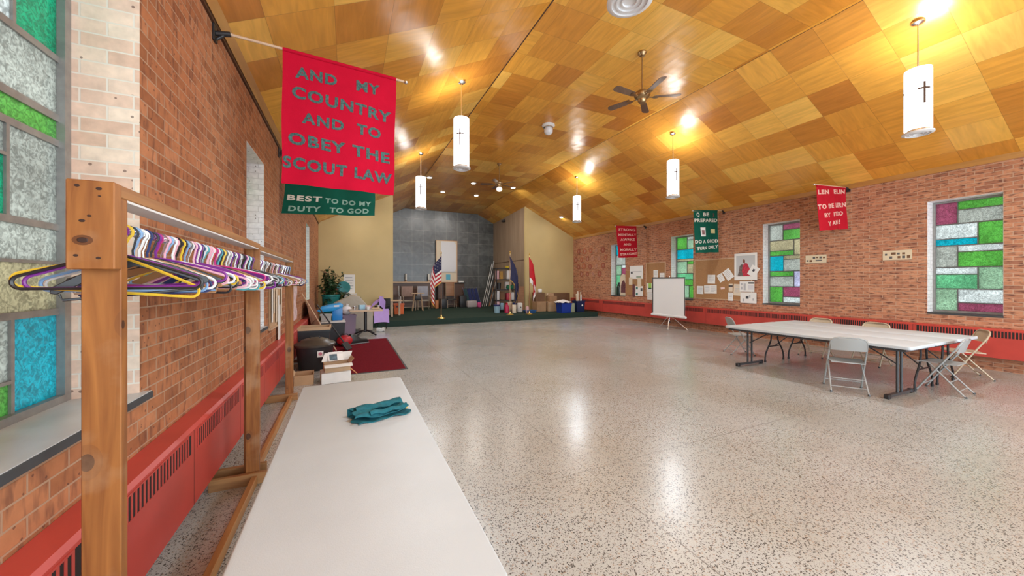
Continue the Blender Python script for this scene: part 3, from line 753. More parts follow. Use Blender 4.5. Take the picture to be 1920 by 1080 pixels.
# ------------------------------------------------------------------ lamps on the ceiling
M_SHADE = emit_mat('lit_white_acrylic', (0.97, 0.98, 1.0), 2.2)
def pendant_proto():
    t = thing('pendant_lamp', 'x', 'lamp', (0, 0, 0))           # base at the bottom of the shade
    b = MB(); b.lathe([(0.0, 1.62), (0.075, 1.62), (0.075, 1.605), (0.05, 1.585), (0.0, 1.58)])
    b.build('ceiling_canopy', M_CHROME, t, smooth=True)
    b = MB(); b.cyl((0, 0, 0.93), (0, 0, 1.59), 0.009, 8); b.build('stem', M_CHROME, t, smooth=True)
    b = MB(); b.lathe([(0.0, 0.935), (0.14, 0.93), (0.142, 0.905), (0.142, 0.07), (0.0, 0.068)], n=32)
    sh = b.build('lamp_shade', M_SHADE, t, smooth=True)
    # small dark crosses on the shade
    for a in range(3):
        A = a*2*PI/3-2.05
        us, zs = [-0.065, -0.03, -0.012, 0.012, 0.03, 0.065], [0.40, 0.60, 0.624, 0.70]
        cr = lattice(MB(), us, zs, lambda i, j: i == 2 or j == 1, 0.1405, 0.1455, lambda p, q, r: (r*math.cos(A+p/0.143), r*math.sin(A+p/0.143), q))
        cr.build('cross', M_TRIMD, sh)
    b = MB(); b.lathe([(0.118, 0.07), (0.118, 0.03), (0.12, 0.03), (0.12, 0.07)], n=32)
    b.build('shade_gap_ring', M_CHROME, t, smooth=True)
    b = MB(); b.lathe([(0.165, 0.03), (0.165, 0.012), (0.14, 0.0), (0.128, 0.0), (0.128, 0.012), (0.10, 0.014), (0.10, 0.004), (0.088, 0.004), (0.088, 0.016), (0.06, 0.018), (0.06, 0.008), (0.05, 0.008), (0.048, 0.02), (0.0, 0.02)], n=36)
    b.lathe([(0.0, 0.031), (0.165, 0.03)], n=36)
    b.build('louvred_reflector', mat('white_enamel_reflector', (0.75, 0.75, 0.75), 0.3), t, smooth=True)
    return t
PEND = [((1.90, 6.43), 'white cylinder pendant lamp of the left row right of the big red banner'),
        ((1.90, 10.52), 'white cylinder pendant lamp of the left row farthest from the camera'),
        ((7.47, 2.30), 'white cylinder pendant lamp of the right row nearest the camera'),
        ((7.47, 6.60), 'white cylinder pendant lamp in the middle of the right row'),
        ((7.47, 10.80), 'white cylinder pendant lamp of the right row farthest from the camera'),
        ((1.90, 2.07), 'pendant lamp seen from below at the top edge, concentric rings'),
        ((1.90, -2.0), 'white cylinder pendant lamp of the left row behind the camera'),
        ((7.47, -2.0), 'white cylinder pendant lamp of the right row behind the camera')]
pp = pendant_proto()
for i, ((x, y), lab) in enumerate(PEND):
    o = pp if i == 0 else copy_tree(pp)
    o.location = (x, y, ceil_z(x)-1.615); o['label'] = lab; o['group'] = 'cylinder pendant lamps'
    o.rotation_euler = (0, 0, 0.35*math.sin(i*2.3)); 
    ld = bpy.data.lights.new('pendant_downlight', 'AREA'); ld.shape = 'DISK'; ld.size = 0.24; ld.energy = 36; ld.color = (0.82, 0.92, 1.0)
    lo = bpy.data.objects.new('pendant_downlight', ld); C.objects.link(lo); lo.location = (x, y, ceil_z(x)-1.62)
    area_light('pendant_uplight', (x, y, ceil_z(x)-0.66), (0, 0, 1), 0.26, 0.26, 8.5, (1, 0.96, 0.90))

def ceiling_fan(loc, rz, label, scale=1.0, bm=None):
    t = thing('ceiling_fan', label, 'fan', loc, rz, 'ceiling fans')
    zt = ZF-loc[2]
    b = MB(); b.lathe([(0.0, zt), (0.07, zt), (0.075, zt-0.03), (0.045, zt-0.075), (0.0, zt-0.08)]); b.build('ceiling_canopy', M_BRASS, t, smooth=True)
    b = MB(); b.cyl((0, 0, 0.08), (0, 0, zt-0.07), 0.0125, 10); b.build('down_rod', M_BRASS, t, smooth=True)
    b = MB(); b.lathe([(0.0, 0.11), (0.035, 0.105), (0.10, 0.09), (0.135, 0.06), (0.14, 0.02), (0.12, -0.02), (0.10, -0.035), (0.075, -0.05), (0.07, -0.085), (0.05, -0.11), (0.0, -0.115)], n=28)
    b.build('motor_housing', M_BRASS, t, smooth=True)
    for k_ in range(5):
        A = k_*2*PI/5
        R = Matrix.Rotation(A, 4, 'Z')
        b = MB(); P = [(0.10, -0.016), (0.17, -0.012), (0.20, -0.045), (0.27, -0.045), (0.27, 0.045), (0.20, 0.045), (0.17, 0.012), (0.10, 0.016)]
        b.prism(P, -0.022, -0.014, M=R); br = b.build('blade_bracket', M_BRASS, t)
        b = MB(); P = [(0.22, -0.055), (0.60, -0.068), (0.645, -0.05), (0.66, 0), (0.645, 0.05), (0.60, 0.068), (0.22, 0.055)]
        b.prism(P, -0.012, -0.004, M=R @ Matrix.Rotation(0.2, 4, 'X')); b.build('blade', bm or M_BLADE, t)
    return t
M_BLADE = wood_mat('walnut_fan_blade', (0.13, 0.075, 0.045), (0.22, 0.13, 0.085), 0.35, 'X', 0.6)
ceiling_fan((4.747, 4.86, 4.87), math.radians(40), 'brown five-blade ceiling fan nearest the camera hanging from the flat ceiling')
f2 = ceiling_fan((4.745, 11.5, 4.95), math.radians(15), 'small-looking ceiling fan with a globe light far down the hall')
b = MB(); b.lathe([(0.0, -0.11), (0.06, -0.115), (0.095, -0.15), (0.10, -0.19), (0.07, -0.24), (0.0, -0.26)]); b.build('globe_light', emit_mat('lit_globe', (1, 0.9, 0.75), 1.5), f2, smooth=True)

t = thing('ceiling_light', 'white round ceiling fixture with a bulb on the flat ceiling', 'lamp', (4.741, 8.14, ZF))
b = MB(); b.lathe([(0.0, 0.0), (0.165, 0.0), (0.17, -0.03), (0.13, -0.075), (0.10, -0.08), (0.0, -0.08)]); b.build('fixture_base', M_WHITEP, t, smooth=True)
b = MB(); b.lathe([(0.09, -0.08), (0.115, -0.13), (0.11, -0.2), (0.07, -0.25), (0.0, -0.265)]); b.build('glass_globe', mat('milk_glass', (0.7, 0.72, 0.76), 0.2), t, smooth=True)
b = MB(); b.lathe([(0.131, -0.06), (0.134, -0.085), (0.11, -0.1), (0.10, -0.085)]); b.build('guard_ring', M_CHROME, t, smooth=True)
SPOTS = [((2.893, 14.17), 'leftmost in the near row'), ((4.725, 14.25), 'at the centre of the near row'), ((6.517, 14.22), 'on the right of the near row beside the far fan'),
         ((3.88, 16.1), 'on the left of the rear row'), ((5.48, 16.12), 'on the right of the rear row'), ((9.0, 14.24), 'on the right slope above the beige wall'), ((0.35, 14.24), 'added unseen on the left slope to brighten the beige wall')]  # left slope lamp is unseen, added to brighten the end wall
for (x, y), lab in SPOTS:
    z = ceil_z(x)-(0.22*max(0, y-YF)/(YA-YF))
    t = thing('ceiling_spotlight', 'small round stage spotlight '+lab, 'lamp', (x, y, z), 0, 'stage spotlights')
    b = MB(); b.lathe([(0.12, 0.02), (0.12, -0.02), (0.09, -0.03), (0.09, 0.0)]); b.build('spot_trim', M_WHITEP, t, smooth=True)
    b = MB(); b.lathe([(0.0, -0.03), (0.05, -0.028), (0.088, -0.015), (0.088, 0.0)]); b.build('bulb', emit_mat('lit_spot_bulb', (1, 0.93, 0.82), 14), t, smooth=True)
    area_light('stage_spot_beam', (x, y, z-0.05), (0, 0.15, -1), 0.12, 0.12, 7 if x > 8 else (9 if x < 1 else 24), (1, 0.95, 0.88))
t = thing('wall_spotlight', 'small black spotlight clamped to the alcove side panelling', 'lamp', (AX1, 18.0, 4.86))
b = MB(); b.box(-0.16, 0, -0.12, 0.12, -0.05, 0.05); b.build('lamp_body', M_BLACK, t, bevel=0.02)
b = MB(); b.cyl((-0.05, 0, 0.04), (0, 0, 0.12), 0.015); b.build('bracket', M_BLACK, t)

# ------------------------------------------------------------------ folding tables
def tabletop_mb(w, l, th, r=0.045, seg=5):
    P = []
    for cx, cy, a0 in ((w/2-r, l/2-r, 0), (-w/2+r, l/2-r, 90), (-w/2+r, -l/2+r, 180), (w/2-r, -l/2+r, 270)):
        for i in range(seg+1):
            a = math.radians(a0+90*i/seg); P.append((cx+r*math.cos(a), cy+r*math.sin(a)))
    b = MB(); b.prism(P, 0.74-th, 0.74); return b
M_TOP = mat('grey_white_table_plastic', (0.53, 0.59, 0.63), 0.45, var=0.03, vscale=4, bump=0.08, bscale=220)
M_LEGGREY = mat('dark_grey_painted_steel', (0.06, 0.065, 0.07), 0.35, 0.3)
def folding_table(label, loc, w, l, style, group):
    t = thing('folding_table', label, 'table', loc, 0, group)
    tabletop_mb(w, l, 0.042).build('tabletop', M_TOP, t, bevel=0.008, seg=3, smooth=True)
    b = lattice(MB(), [-w/2+0.03, -w/2+0.06, w/2-0.06, w/2-0.03], [-l/2+0.06, -l/2+0.09, l/2-0.09, l/2-0.06], lambda i, j: not (i == 1 and j == 1), 0.665, 0.70, lambda p, q, r: (p, q, r))
    b.build('apron_frame', M_LEGGREY, t)
    for s in (-1, 1):
        y = s*(l/2-0.24)
        if style == 'T':
            b = MB(); b.cyl((-0.06, y, 0.04), (-0.06, y, 0.69), 0.016, 10); b.cyl((0.06, y, 0.04), (0.06, y, 0.69), 0.016, 10)
            b.box(-w/2+0.06, w/2-0.06, y-0.016, y+0.016, 0.66, 0.69)
            b.box(-w/2+0.04, w/2-0.04, y-0.022, y+0.022, 0.018, 0.052)
            lg = b.build('leg', M_LEGGREY, t, smooth=True)
            for q in (-1, 1):
                c = MB(); c.box(q*(w/2-0.04)-0.035, q*(w/2-0.04)+0.035, y-0.03, y+0.03, 0.0, 0.06); c.build('rubber_foot', M_BLACKPL, lg, bevel=0.008)
        else:
            b = MB()
            for q in (-1, 1):
                b.tube([(q*0.10, y, 0.69), (q*0.10, y, 0.50), (q*0.115, y, 0.42), (q*0.16, y, 0.34), (q*0.23, y, 0.25), (q*0.285, y, 0.16), (q*0.30, y, 0.08), (q*0.30, y, 0.0)], 0.014, 8)
            b.cyl((-0.20, y, 0.30), (0.20, y, 0.30), 0.011, 8)
            b.box(-w/2+0.06, w/2-0.06, y-0.014, y+0.014, 0.665, 0.69)
            lg = b.build('leg', M_BLACK, t, smooth=True)
            for q in (-1, 1):
                c = MB(); c.cyl((q*0.30, y, 0.0), (q*0.30, y, 0.035), 0.019, 10); c.build('rubber_foot', M_BLACKPL, lg)
        c = MB(); c.cyl((0, y, 0.42 if style == 'T' else 0.30), (0, y-s*0.42, 0.69), 0.009, 8)
        c.build('leg_brace', M_LEGGREY, t)
    return t
folding_table('long white folding table in the foreground with a teal cloth on it', (0.045, 2.15, 0), 0.765, 2.44, 'T', None)
for x, sty, lab in ((7.01, 'T', 'white folding table of the right group nearest the camera, straight grey T legs'),
                    (7.79, 'W', 'middle white folding table of the right group on black wishbone legs'),
                    (8.57, 'W', 'white folding table of the right group nearest the brick wall')):
    folding_table(lab, (x, 3.37, 0), 0.765, 2.54, sty, 'white folding tables pushed together')

# teal cloth folded on the near table
def cloth_fn(u, v, z0, seed, rough=0.010):
    a = math.sin(u*9+seed)*0.3+math.sin(v*11+u*5+seed*2)*0.5+math.sin((u+v)*17+seed)*0.25
    return z0+rough*a
M_TEAL = mat('teal_cotton', (0.006, 0.13, 0.17), 0.85, var=0.25, vscale=30, bump=0.35, bscale=220)
t = thing('folded_cloth', 'crumpled teal cloth lying folded on the near white table', 'cloth', (0.185, 2.46, 0.74), math.radians(16))
b = MB()
def fold(u, v):                       # a roll-like fold: lower layer, turned over at the front edge
    x = (u-0.5)*0.33*(1+0.05*math.sin(v*7))
    if v < 0.5: y = -0.10+0.19*(v/0.5); z = 0.006+0.004*math.sin(u*20)
    else: y = 0.09-0.17*((v-0.5)/0.5); z = 0.022+0.012*math.sin(u*6+1)+0.016*abs(math.sin(v*15+u*2.5))
    return (x+0.012*math.sin(v*23), y+0.010*math.sin(u*13), z)
b.sheet(fold, 26, 30, 0.004); b.build('cloth_body', M_TEAL, t, smooth=True)
b = MB(); b.sheet(lambda u, v: ((u-0.5)*0.30+0.012, 0.012+v*0.085+0.008*math.sin(u*9), 0.044+0.016*math.sin(v*PI)+0.005*math.sin(u*17+v*6)), 22, 8, 0.004)
b.sheet(lambda u, v: ((u-0.5)*0.24+0.035, -0.085+v*0.05+0.006*math.sin(u*8), 0.040+0.014*math.sin(v*PI)+0.005*math.sin(u*14)), 18, 6, 0.004)
b.build('upper_fold', M_TEAL, t, smooth=True)
b = MB(); b.box(0.155, 0.185, -0.01, 0.012, 0.004, 0.012); b.build('yellow_edge', mat('yellow_trim', (0.7, 0.5, 0.15), 0.8), t)

# ------------------------------------------------------------------ folding chairs
M_CHAIR = mat('grey_painted_steel', (0.36, 0.375, 0.37), 0.4, 0.1)
M_CHAIRTAN = mat('warm_beige_painted_steel', (0.50, 0.41, 0.29), 0.4, 0.1)
def folding_chair(M_CHAIR):
    t = thing('folding_chair', 'x', 'chair', (0, 0, 0))
    # front-leg frame: up from the front feet, over the top of the back
    pts = [(-0.215, 0.22, 0.0), (-0.205, -0.02, 0.42), (-0.20, -0.165, 0.66), (-0.195, -0.20, 0.735), (-0.16, -0.215, 0.775), (-0.10, -0.22, 0.79),
           (0.10, -0.22, 0.79), (0.16, -0.215, 0.775), (0.195, -0.20, 0.735), (0.20, -0.165, 0.66), (0.205, -0.02, 0.42), (0.215, 0.22, 0.0)]
    MB().tube(pts, 0.0115, 8).build('back_frame', M_CHAIR, t, smooth=True)
    for q in (-1, 1):
        b = MB(); b.tube([(q*0.182, 0.10, 0.425), (q*0.188, 0.0, 0.30), (q*0.20, -0.25, 0.0)], 0.0105, 8)
        lg = b.build('leg', M_CHAIR, t, smooth=True)
        c = MB(); c.cyl((q*0.20, -0.25, 0.0), (q*0.1995, -0.242, 0.02), 0.014, 8); c.build('foot_cap', M_LEGGREY, lg)
        c = MB(); c.cyl((q*0.215, 0.22, 0.0), (q*0.2145, 0.213, 0.02), 0.0145, 8); c.build('front_foot_cap', M_LEGGREY, t)
    for y, z, w in ((-0.185, 0.078, 0.197), (-0.10, 0.18, 0.192)):
        b = MB(); b.cyl((-w, y, z), (w, y, z), 0.007, 6); b.build('stretcher', M_CHAIR, t)
    b = MB(); b.cyl((-0.212, 0.165, 0.10), (0.212, 0.165, 0.10), 0.007, 6); b.build('stretcher', M_CHAIR, t)
    b = MB(); b.sheet(lambda u, v: ((u-0.5)*0.385, -0.163+0.0-0.05*v-0.028*math.sin(u*PI)*1.0, 0.60+0.178*v-0.012*(2*u-1)**2*v), 12, 5, 0.005)
    b.build('backrest', M_CHAIR, t, smooth=True)
    b = MB(); b.sheet(lambda u, v: ((u-0.5)*(0.37+0.03*v), -0.17+0.38*v, 0.425+0.012*v-0.02*(1 if v > 0.97 else 0)-0.012*math.sin(u*PI)*math.sin(v*PI)), 10, 8, 0.012)
    b.build('seat', M_CHAIR, t, smooth=True)
    return t
CH = [((6.68, 2.80), -57, 'grey folding chair under the near long side of the tables, back to the camera'),
      ((7.84, 2.16), 3, 'grey folding chair at the right end of the table group nearest the camera'),
      ((9.42, 2.36), 34, 'beige folding chair at the table corner nearest the brick wall'),
      ((7.86, 5.16), -124, 'grey folding chair at the far left end of the table group'),
      ((9.12, 4.33), 90, 'beige folding chair top showing behind the table, left of two'),
      ((9.12, 3.44), 88, 'beige folding chair top showing behind the table, right of two')]
for i, ((x, y), a, lab) in enumerate(CH):
    if i == 0: fc = o = folding_chair(M_CHAIR)
    elif i == 2: ft = o = folding_chair(M_CHAIRTAN)
    else: o = copy_tree(ft if i >= 4 else fc)
    o.location = (x, y, 0); o.rotation_euler = (0, 0, math.radians(a)); o['label'] = lab; o['group'] = 'folding chairs around the tables'

# ------------------------------------------------------------------ clothes racks
def rack(label, x, y0, y1, block):
    t = thing('clothes_rack', label, 'rack', (x, y0, 0), 0, 'wooden clothes racks')
    L = y1-y0; H = 1.90
    for yy in (0.0, L):
        b = MB(); b.box(-0.045, 0.045, yy-0.019, yy+0.019, 0.0, H-0.04); b.build('post', M_PINE, t, bevel=0.003)
    b = MB(); b.box(-0.045, 0.045, -0.019, L+0.019, H-0.04, H); b.build('top_rail', M_PINEY, t, bevel=0.003)
    b = MB(); b.box(-0.043, 0.043, 0.022, L-0.022, H-0.048, H-0.0405); b.build('white_underside_strip', M_WHITEP, t)
    b = MB(); b.cyl((0, 0.019, 1.77), (0, L-0.019, 1.77), 0.014, 10); b.build('hanging_rod', M_CHROME, t, smooth=True)
    for yy in (0.0, L):
        q = 1 if yy == 0 else -1
        b = MB(); b.box(-0.27, 0.10, *sorted((yy+q*0.021, yy+q*0.059)), 0.0, 0.089); b.build('cross_foot', M_PINEX, t, bevel=0.003)
    b = MB(); b.box(0.002, 0.04, 0.062, L-0.062, 0.0, 0.07); b.build('floor_runner', M_PINEY, t, bevel=0.003)
    if block:
        b = MB(); b.box(-0.058, 0.047, -0.059, -0.0195, 1.635, 1.90); b.build('nailed_block', M_PINE, t, bevel=0.003)
        M_KNOT = mat('dark_wood_knot', (0.035, 0.014, 0.008), 0.6)
        for ku, kv, kr, nm in ((176, 447, 0.010, 'wood_knot'), (167, 352, 0.005, 'nail_hole'), (203, 355, 0.0055, 'nail_hole'), (204, 368, 0.003, 'nail_hole'), (187, 404, 0.004, 'nail_hole'), (175, 413, 0.0055, 'nail_hole'), (165, 474, 0.0045, 'nail_hole'), (202, 478, 0.0045, 'nail_hole')):
            kx, kz = -0.058+(ku-148)/81*0.105, 1.90-(kv-341)/157*0.265
            if nm == 'wood_knot':
                b = MB(); b.lathe([(0.0, 0.0), (0.019, 0.0), (0.0, 0.0006)], (kx, -0.0594, kz), 16, 0, Matrix.Rotation(PI/2, 3, 'X') @ Matrix.Diagonal((1.2, 0.8, 1)).to_3x3()); b.build('knot_ring', mat('brown_knot_ring', (0.13, 0.045, 0.012), 0.5), t)
            b = MB(); b.lathe([(0.0, 0.0), (kr, 0.0), (kr*0.8, 0.0012), (0.0, 0.0012)], (kx, -0.0594, kz), 12, 0, Matrix.Rotation(PI/2, 3, 'X') @ Matrix.Diagonal((1.3, 0.85, 1)).to_3x3()); b.build(nm, M_KNOT, t)
    return t
rack('wooden clothes rack nearest the camera, full of coloured hangers', -0.692, 1.55, 3.47, True)
rack('second wooden clothes rack, farther along the left wall', -0.722, 3.555, 5.66, False)

HM = {n_: mat('hanger_'+n_, c_, 0.35, var=0.03) for n_, c_ in dict(white=(0.75, 0.75, 0.74), black=(0.02, 0.02, 0.022), navy=(0.03, 0.05, 0.16), purple=(0.20, 0.03, 0.26),
      magenta=(0.48, 0.03, 0.20), pink=(0.78, 0.42, 0.52), yellow=(0.75, 0.50, 0.04), teal=(0.10, 0.42, 0.46), blue=(0.22, 0.38, 0.62), red=(0.62, 0.05, 0.10), grey=(0.40, 0.42, 0.44), wood=(0.42, 0.22, 0.09), lime=(0.62, 0.68, 0.12)).items()}
def hook_pts(r=0.021, z0=-0.088):
    P = []
    for i in range(9):
        a = math.radians(205-i*255/8.0); P.append((r*math.cos(a), 0, 0.014-r+r*math.sin(a)+0.004))
    P += [(0.006, 0, -0.045), (0.0, 0, -0.06), (0.0, 0, z0)]
    return P
def hanger_tubular(col):
    t = thing('coat_hanger', 'x', 'hanger')
    b = MB()
    arc = [(0.192+0.021*math.cos(math.radians(a)), 0, -0.179+0.021*math.sin(math.radians(a))) for a in (62, 35, 10, -15, -40, -65, -90)]
    P = [(0.0, 0, -0.087), (0.03, 0, -0.093), (0.10, 0, -0.119)]+arc+[(-x_, y_, z_) for x_, y_, z_ in reversed(arc)]+[(-0.10, 0, -0.119), (-0.03, 0, -0.093)]
    b.tube(P, 0.0052, 6, closed=True, mi=0); b.build('hanger_frame', HM[col], t, smooth=True)
    h = MB(); h.tube(hook_pts(), 0.0045, 6); h.build('hook', HM[col], t, smooth=True)
    return t
def hanger_flat(col):
    t = thing('coat_hanger', 'x', 'hanger')
    b = MB()
    out = [(-0.205, -0.178), (-0.20, -0.160), (-0.11, -0.115), (-0.02, -0.082), (0.02, -0.082), (0.11, -0.115), (0.20, -0.160), (0.205, -0.178), (0.19, -0.182), (0.10, -0.140), (0.0, -0.110), (-0.10, -0.140), (-0.19, -0.182)]
    M = Matrix.Rotation(PI/2, 4, 'X')
    b.prism(out, -0.006, 0.006, M=M); b.build('hanger_shoulder', HM[col], t, bevel=0.002)
    h = MB(); h.tube(hook_pts(), 0.003, 6); h.build('hook', M_CHROME if col == 'wood' else HM[col], t, smooth=True)
    k_ = MB(); k_.tube([(-0.185, 0, -0.182), (-0.18, 0, -0.20), (0.18, 0, -0.20), (0.185, 0, -0.182)], 0.004, 6); k_.build('trouser_bar', HM[col], t, smooth=True)
    return t
PROTO = {}
def hang(style, col, loc, rz, swing, label, group):
    key = (style, col)
    if key not in PROTO:
        PROTO[key] = (hanger_tubular if style == 't' else hanger_flat)(col); o = PROTO[key]
    else: o = copy_tree(PROTO[key])
    o.location = loc; o.rotation_euler = (0, swing, rz); o['label'] = label; o['group'] = group
    o['category'] = 'hanger'
    k_ = rnd.choice((0.86, 0.95, 1.0, 1.0, 1.03, 1.06)); o.scale = (k_, 1.0, 0.94+0.16*rnd.random())
seq1 = 'black,purple,yellow,black,blue,white,wood,navy,black,purple,magenta,wood,pink,blue,white,pink,black,yellow,black,blue,wood,white,pink,purple,white,purple,navy,white,teal,pink,pink,white,red,magenta,white,navy,teal,black,yellow,black,white,wood,grey,white,purple,navy,wood,white,purple,black,white,grey,wood,black,black,purple,pink,white,black,teal,white,navy,black,purple'.split(',')
seq2 = 'wood,black,white,wood,purple,wood,grey,black,wood,white,wood,black,grey,wood,pink,wood,black,wood,white,wood,purple,black,wood,grey,black,wood,white,black,wood,purple,black,blue,white,navy,black,blue'.split(',')
rnd = random.Random(11)
def colour_word(c): return {'wood': 'brown wooden', 'blue': 'pale blue plastic', 'teal': 'light teal plastic'}.get(c, c+' plastic')
for rk, seq, x, ya, yb in (('front', seq1, -0.692, 1.605, 3.40), ('second', seq2, -0.722, 3.66, 5.60)):
    n_ = len(seq); ang = 0.1
    for i, c_ in enumerate(seq):
        y = ya+(yb-ya)*i/(n_-1)
        ang = max(-.34, min(.34, ang*0.9+rnd.uniform(-.17, .17)))
        part = ('near', 'middle', 'far')[min(2, int(3*i/n_))]
        style = 'f' if (c_ == 'wood' or (c_ in ('black', 'navy', 'purple') and rnd.random() < 0.35)) else 't'
        lab = '%s coat hanger hanging on the %s third of the %s wooden rack' % (colour_word(c_), part, rk)
        if style == 'f' and c_ != 'wood': lab = '%s flat-shouldered coat hanger on the %s third of the %s rack' % (colour_word(c_), part, rk)
        hang(style, c_, (x+rnd.uniform(-.012, .012)*0, y+rnd.uniform(-.006, .006), 1.77), ang, rnd.uniform(-.11, .11), lab,
             '%s%s hangers on the %s third of the %s rack' % (c_, ' flat' if style == 'f' and c_ != 'wood' else '', part, rk))

# ------------------------------------------------------------------ banners
def banner_pole(label, y, xw, side, length, z0, z1, col):
    """side +1: sticks out from the left wall to +x; -1: from the right wall to -x"""
    t = thing('banner_pole', label, 'pole', (xw, y, z0), 0, 'banner poles')
    b = MB(); b.box(*sorted((side*0.003, side*0.018)), -0.04, 0.04, -0.09, 0.06); b.cyl((side*0.015, 0, -0.02), (side*0.12, 0, 0.03*0), 0.022, 10); b.cyl((side*0.02, 0, -0.07), (side*0.09, 0, -0.005), 0.012, 8)
    b.build('wall_bracket', M_BLACK, t, bevel=0.003)
    b = MB(); b.cyl((side*0.10, 0, 0), (side*length, 0, z1-z0), 0.012, 10); b.build('rod', col, t, smooth=True)
    b = MB(); b.sphere((side*(length+0.02), 0, z1-z0), 0.022, 12); b.build('finial', M_CHROME, t, smooth=True)
    return t
def banner(label, cloth, y, corners, lines, seed, group=None, extra=None, amp=0.02):
    """corners: top-left, top-right, bottom-left, bottom-right as (x,z), seen from the camera side"""
    tl, tr, bl, br = [Vector((c[0], 0, c[1])) for c in corners]
    o0 = Vector((tl.x, y, tl.z))
    t = thing('felt_banner', label, 'banner', o0, 0, group)
    def fn(u, v):                       # v from the top down
        p = (tl*(1-u)+tr*u)*(1-v)+(bl*(1-u)+br*u)*v
        w = v**0.7
        p = p+Vector((0.006*math.sin(v*9+seed)*w, amp*math.sin(u*7.5+seed+v*1.2)*w+0.4*amp*math.sin(u*15+seed*2)*w, 0.004*math.sin(u*11+seed)*w))
        return p-Vector((tl.x, 0, tl.z))
    b = MB(); b.sheet(fn, 24, 24, 0.004); b.build('cloth', cloth, t, smooth=True)
    # sleeve round the pole
    b = MB(); b.cyl(Vector((0.002, 0, 0)), Vector((tr.x-tl.x-0.002, 0, tr.z-tl.z)), 0.017, 12); b.build('pole_sleeve', cloth, t, smooth=True)
    W = (tr-tl).length; H = (bl-tl).length
    for txt, cu, cv, size, width, m, slant in lines:
        V, F = text_mesh(txt, size, size*0.036, 0.002)
        xs = [p.x for p in V]; w0 = max(xs)-min(xs); k_ = width*W/w0 if width else 1
        out = []
        for p in V:
            u = cu+p.x*k_/W; v = cv-p.y/H+slant*(u-cu)
            q = fn(u, v); q.y -= 0.0035+(0.002 if p.z > 0 else 0)
            out.append(q)
        for idx in word_groups(V, F, size):
            mp = {a: i for i, a in enumerate(idx)}
            mm = MB(); mm.add([out[a] for a in idx], [[mp[a] for a in f] for f in F if f[0] in mp]); mm.build('lettering', m, t)
    if extra: extra(t, fn)
    return t
banner_pole('pale wooden banner pole sticking out above the front rack', 3.82, WL, 1, 1.56, 3.72, 3.645, M_RODW)
banner('big red banner with grey-green words AND MY COUNTRY hanging over the racks', M_RED, 3.82, [(-0.541, 3.698), (0.444, 3.650), (-0.553, 2.486), (0.418, 2.472)],
       [('AND   MY', 0.47, 0.145, 0.135, 0.74, M_LETG, -0.02), ('COUNTRY', 0.51, 0.325, 0.145, 0.88, M_LETG, 0.05), ('AND  TO', 0.52, 0.495, 0.135, 0.70, M_LETG, 0.02),
        ('OBEY THE', 0.50, 0.675, 0.145, 0.90, M_LETG, 0.04), ('SCOUT LAW', 0.485, 0.855, 0.145, 0.97, M_LETG, 0.03)], 0.4, 'felt banners', amp=0.012)
banner_pole('banner pole of the dark green banner behind the big red one', 6.93, WL, 1, 1.52, 3.71, 3.66, M_RODW)
banner('dark green banner reading DUTY TO GOD below the big red banner', M_GRNF, 6.93, [(-0.90, 3.70), (0.437, 3.67), (-0.99, 2.705), (0.437, 2.775)],
       [('BEST', 0.21, 0.735, 0.125, 0.36, M_LETW, 0.0), ('TO DO MY', 0.69, 0.765, 0.12, 0.52, M_LETS, 0.05), ('DUTY', 0.22, 0.915, 0.12, 0.33, M_LETS, -0.02), ('TO GOD', 0.71, 0.92, 0.125, 0.44, M_LETS, -0.01)], 2.0, 'felt banners', amp=0.02)
banner_pole('short banner pole by the right wall nearest the camera', 4.35, XR, -1, 1.38, 3.745, 3.68, M_RODW)
banner('red banner of the right wall nearest the camera reading TO BE LERN', M_REDD, 4.35, [(9.19, 3.655), (10.38, 3.725), (9.38, 2.70), (10.44, 2.80)],
       [('LEN  ELIN', 0.50, 0.115, 0.13, 0.92, M_LETP, -0.06), ('TO BE LERN', 0.50, 0.44, 0.14, 0.98, M_LETP, -0.08), ('BY  ITDO', 0.52, 0.64, 0.13, 0.74, M_LETP, -0.08), ('Y AN E', 0.52, 0.84, 0.13, 0.58, M_LETP, -0.08)], 1.1, 'felt banners', amp=0.03)
banner_pole('short banner pole over the corkboard on the right wall', 7.37, XR, -1, 1.36, 3.755, 3.65, M_RODW)
def green_extra(t, fn):
    for (u0, u1, v0, v1, m) in ((0.24, 0.44, 0.40, 0.61, M_PAPER), (0.68, 0.88, 0.44, 0.54, mat('pale_yellow_felt', (0.62, 0.58, 0.28), 0.8))):
        b = MB(); b.sheet(lambda u, v: fn(u0+(u1-u0)*u, v0+(v1-v0)*v)-Vector((0, 0.006, 0)), 5, 5, 0.003); b.build('patch', m, t)
    b = MB(); b.sheet(lambda u, v: fn(0.285+0.11*u, 0.46+0.11*v)-Vector((0, 0.010, 0)), 5, 5, 0.003); b.build('patch_picture', mat('dull_rose_print', (0.24, 0.12, 0.12), 0.8, var=0.3), t)
banner('dark green banner on the right wall reading BE PREPARED', M_GRNF, 7.37, [(9.165, 3.66), (10.20, 3.735), (9.28, 2.425), (10.25, 2.475)],
       [('Q', 0.17, 0.10, 0.15, 0, M_LETW, 0), ('BE', 0.50, 0.095, 0.14, 0.24, M_LETW, 0), ('PREPARED', 0.50, 0.235, 0.135, 0.96, M_LETW, 0.0), ('DO A GOOD', 0.49, 0.735, 0.135, 0.97, M_LETW, -0.02), ('TURN DAILY', 0.51, 0.885, 0.125, 0.92, M_LETW, -0.05), ('2', 0.83, 0.105, 0.12, 0, mat('maroon_letter', (0.24, 0.03, 0.05), 0.8), 0)], 0.9, 'felt banners', green_extra, amp=0.02)
banner_pole('short banner pole near the far end of the right wall', 10.57, XR, -1, 1.48, 3.73, 3.64, M_RODW)
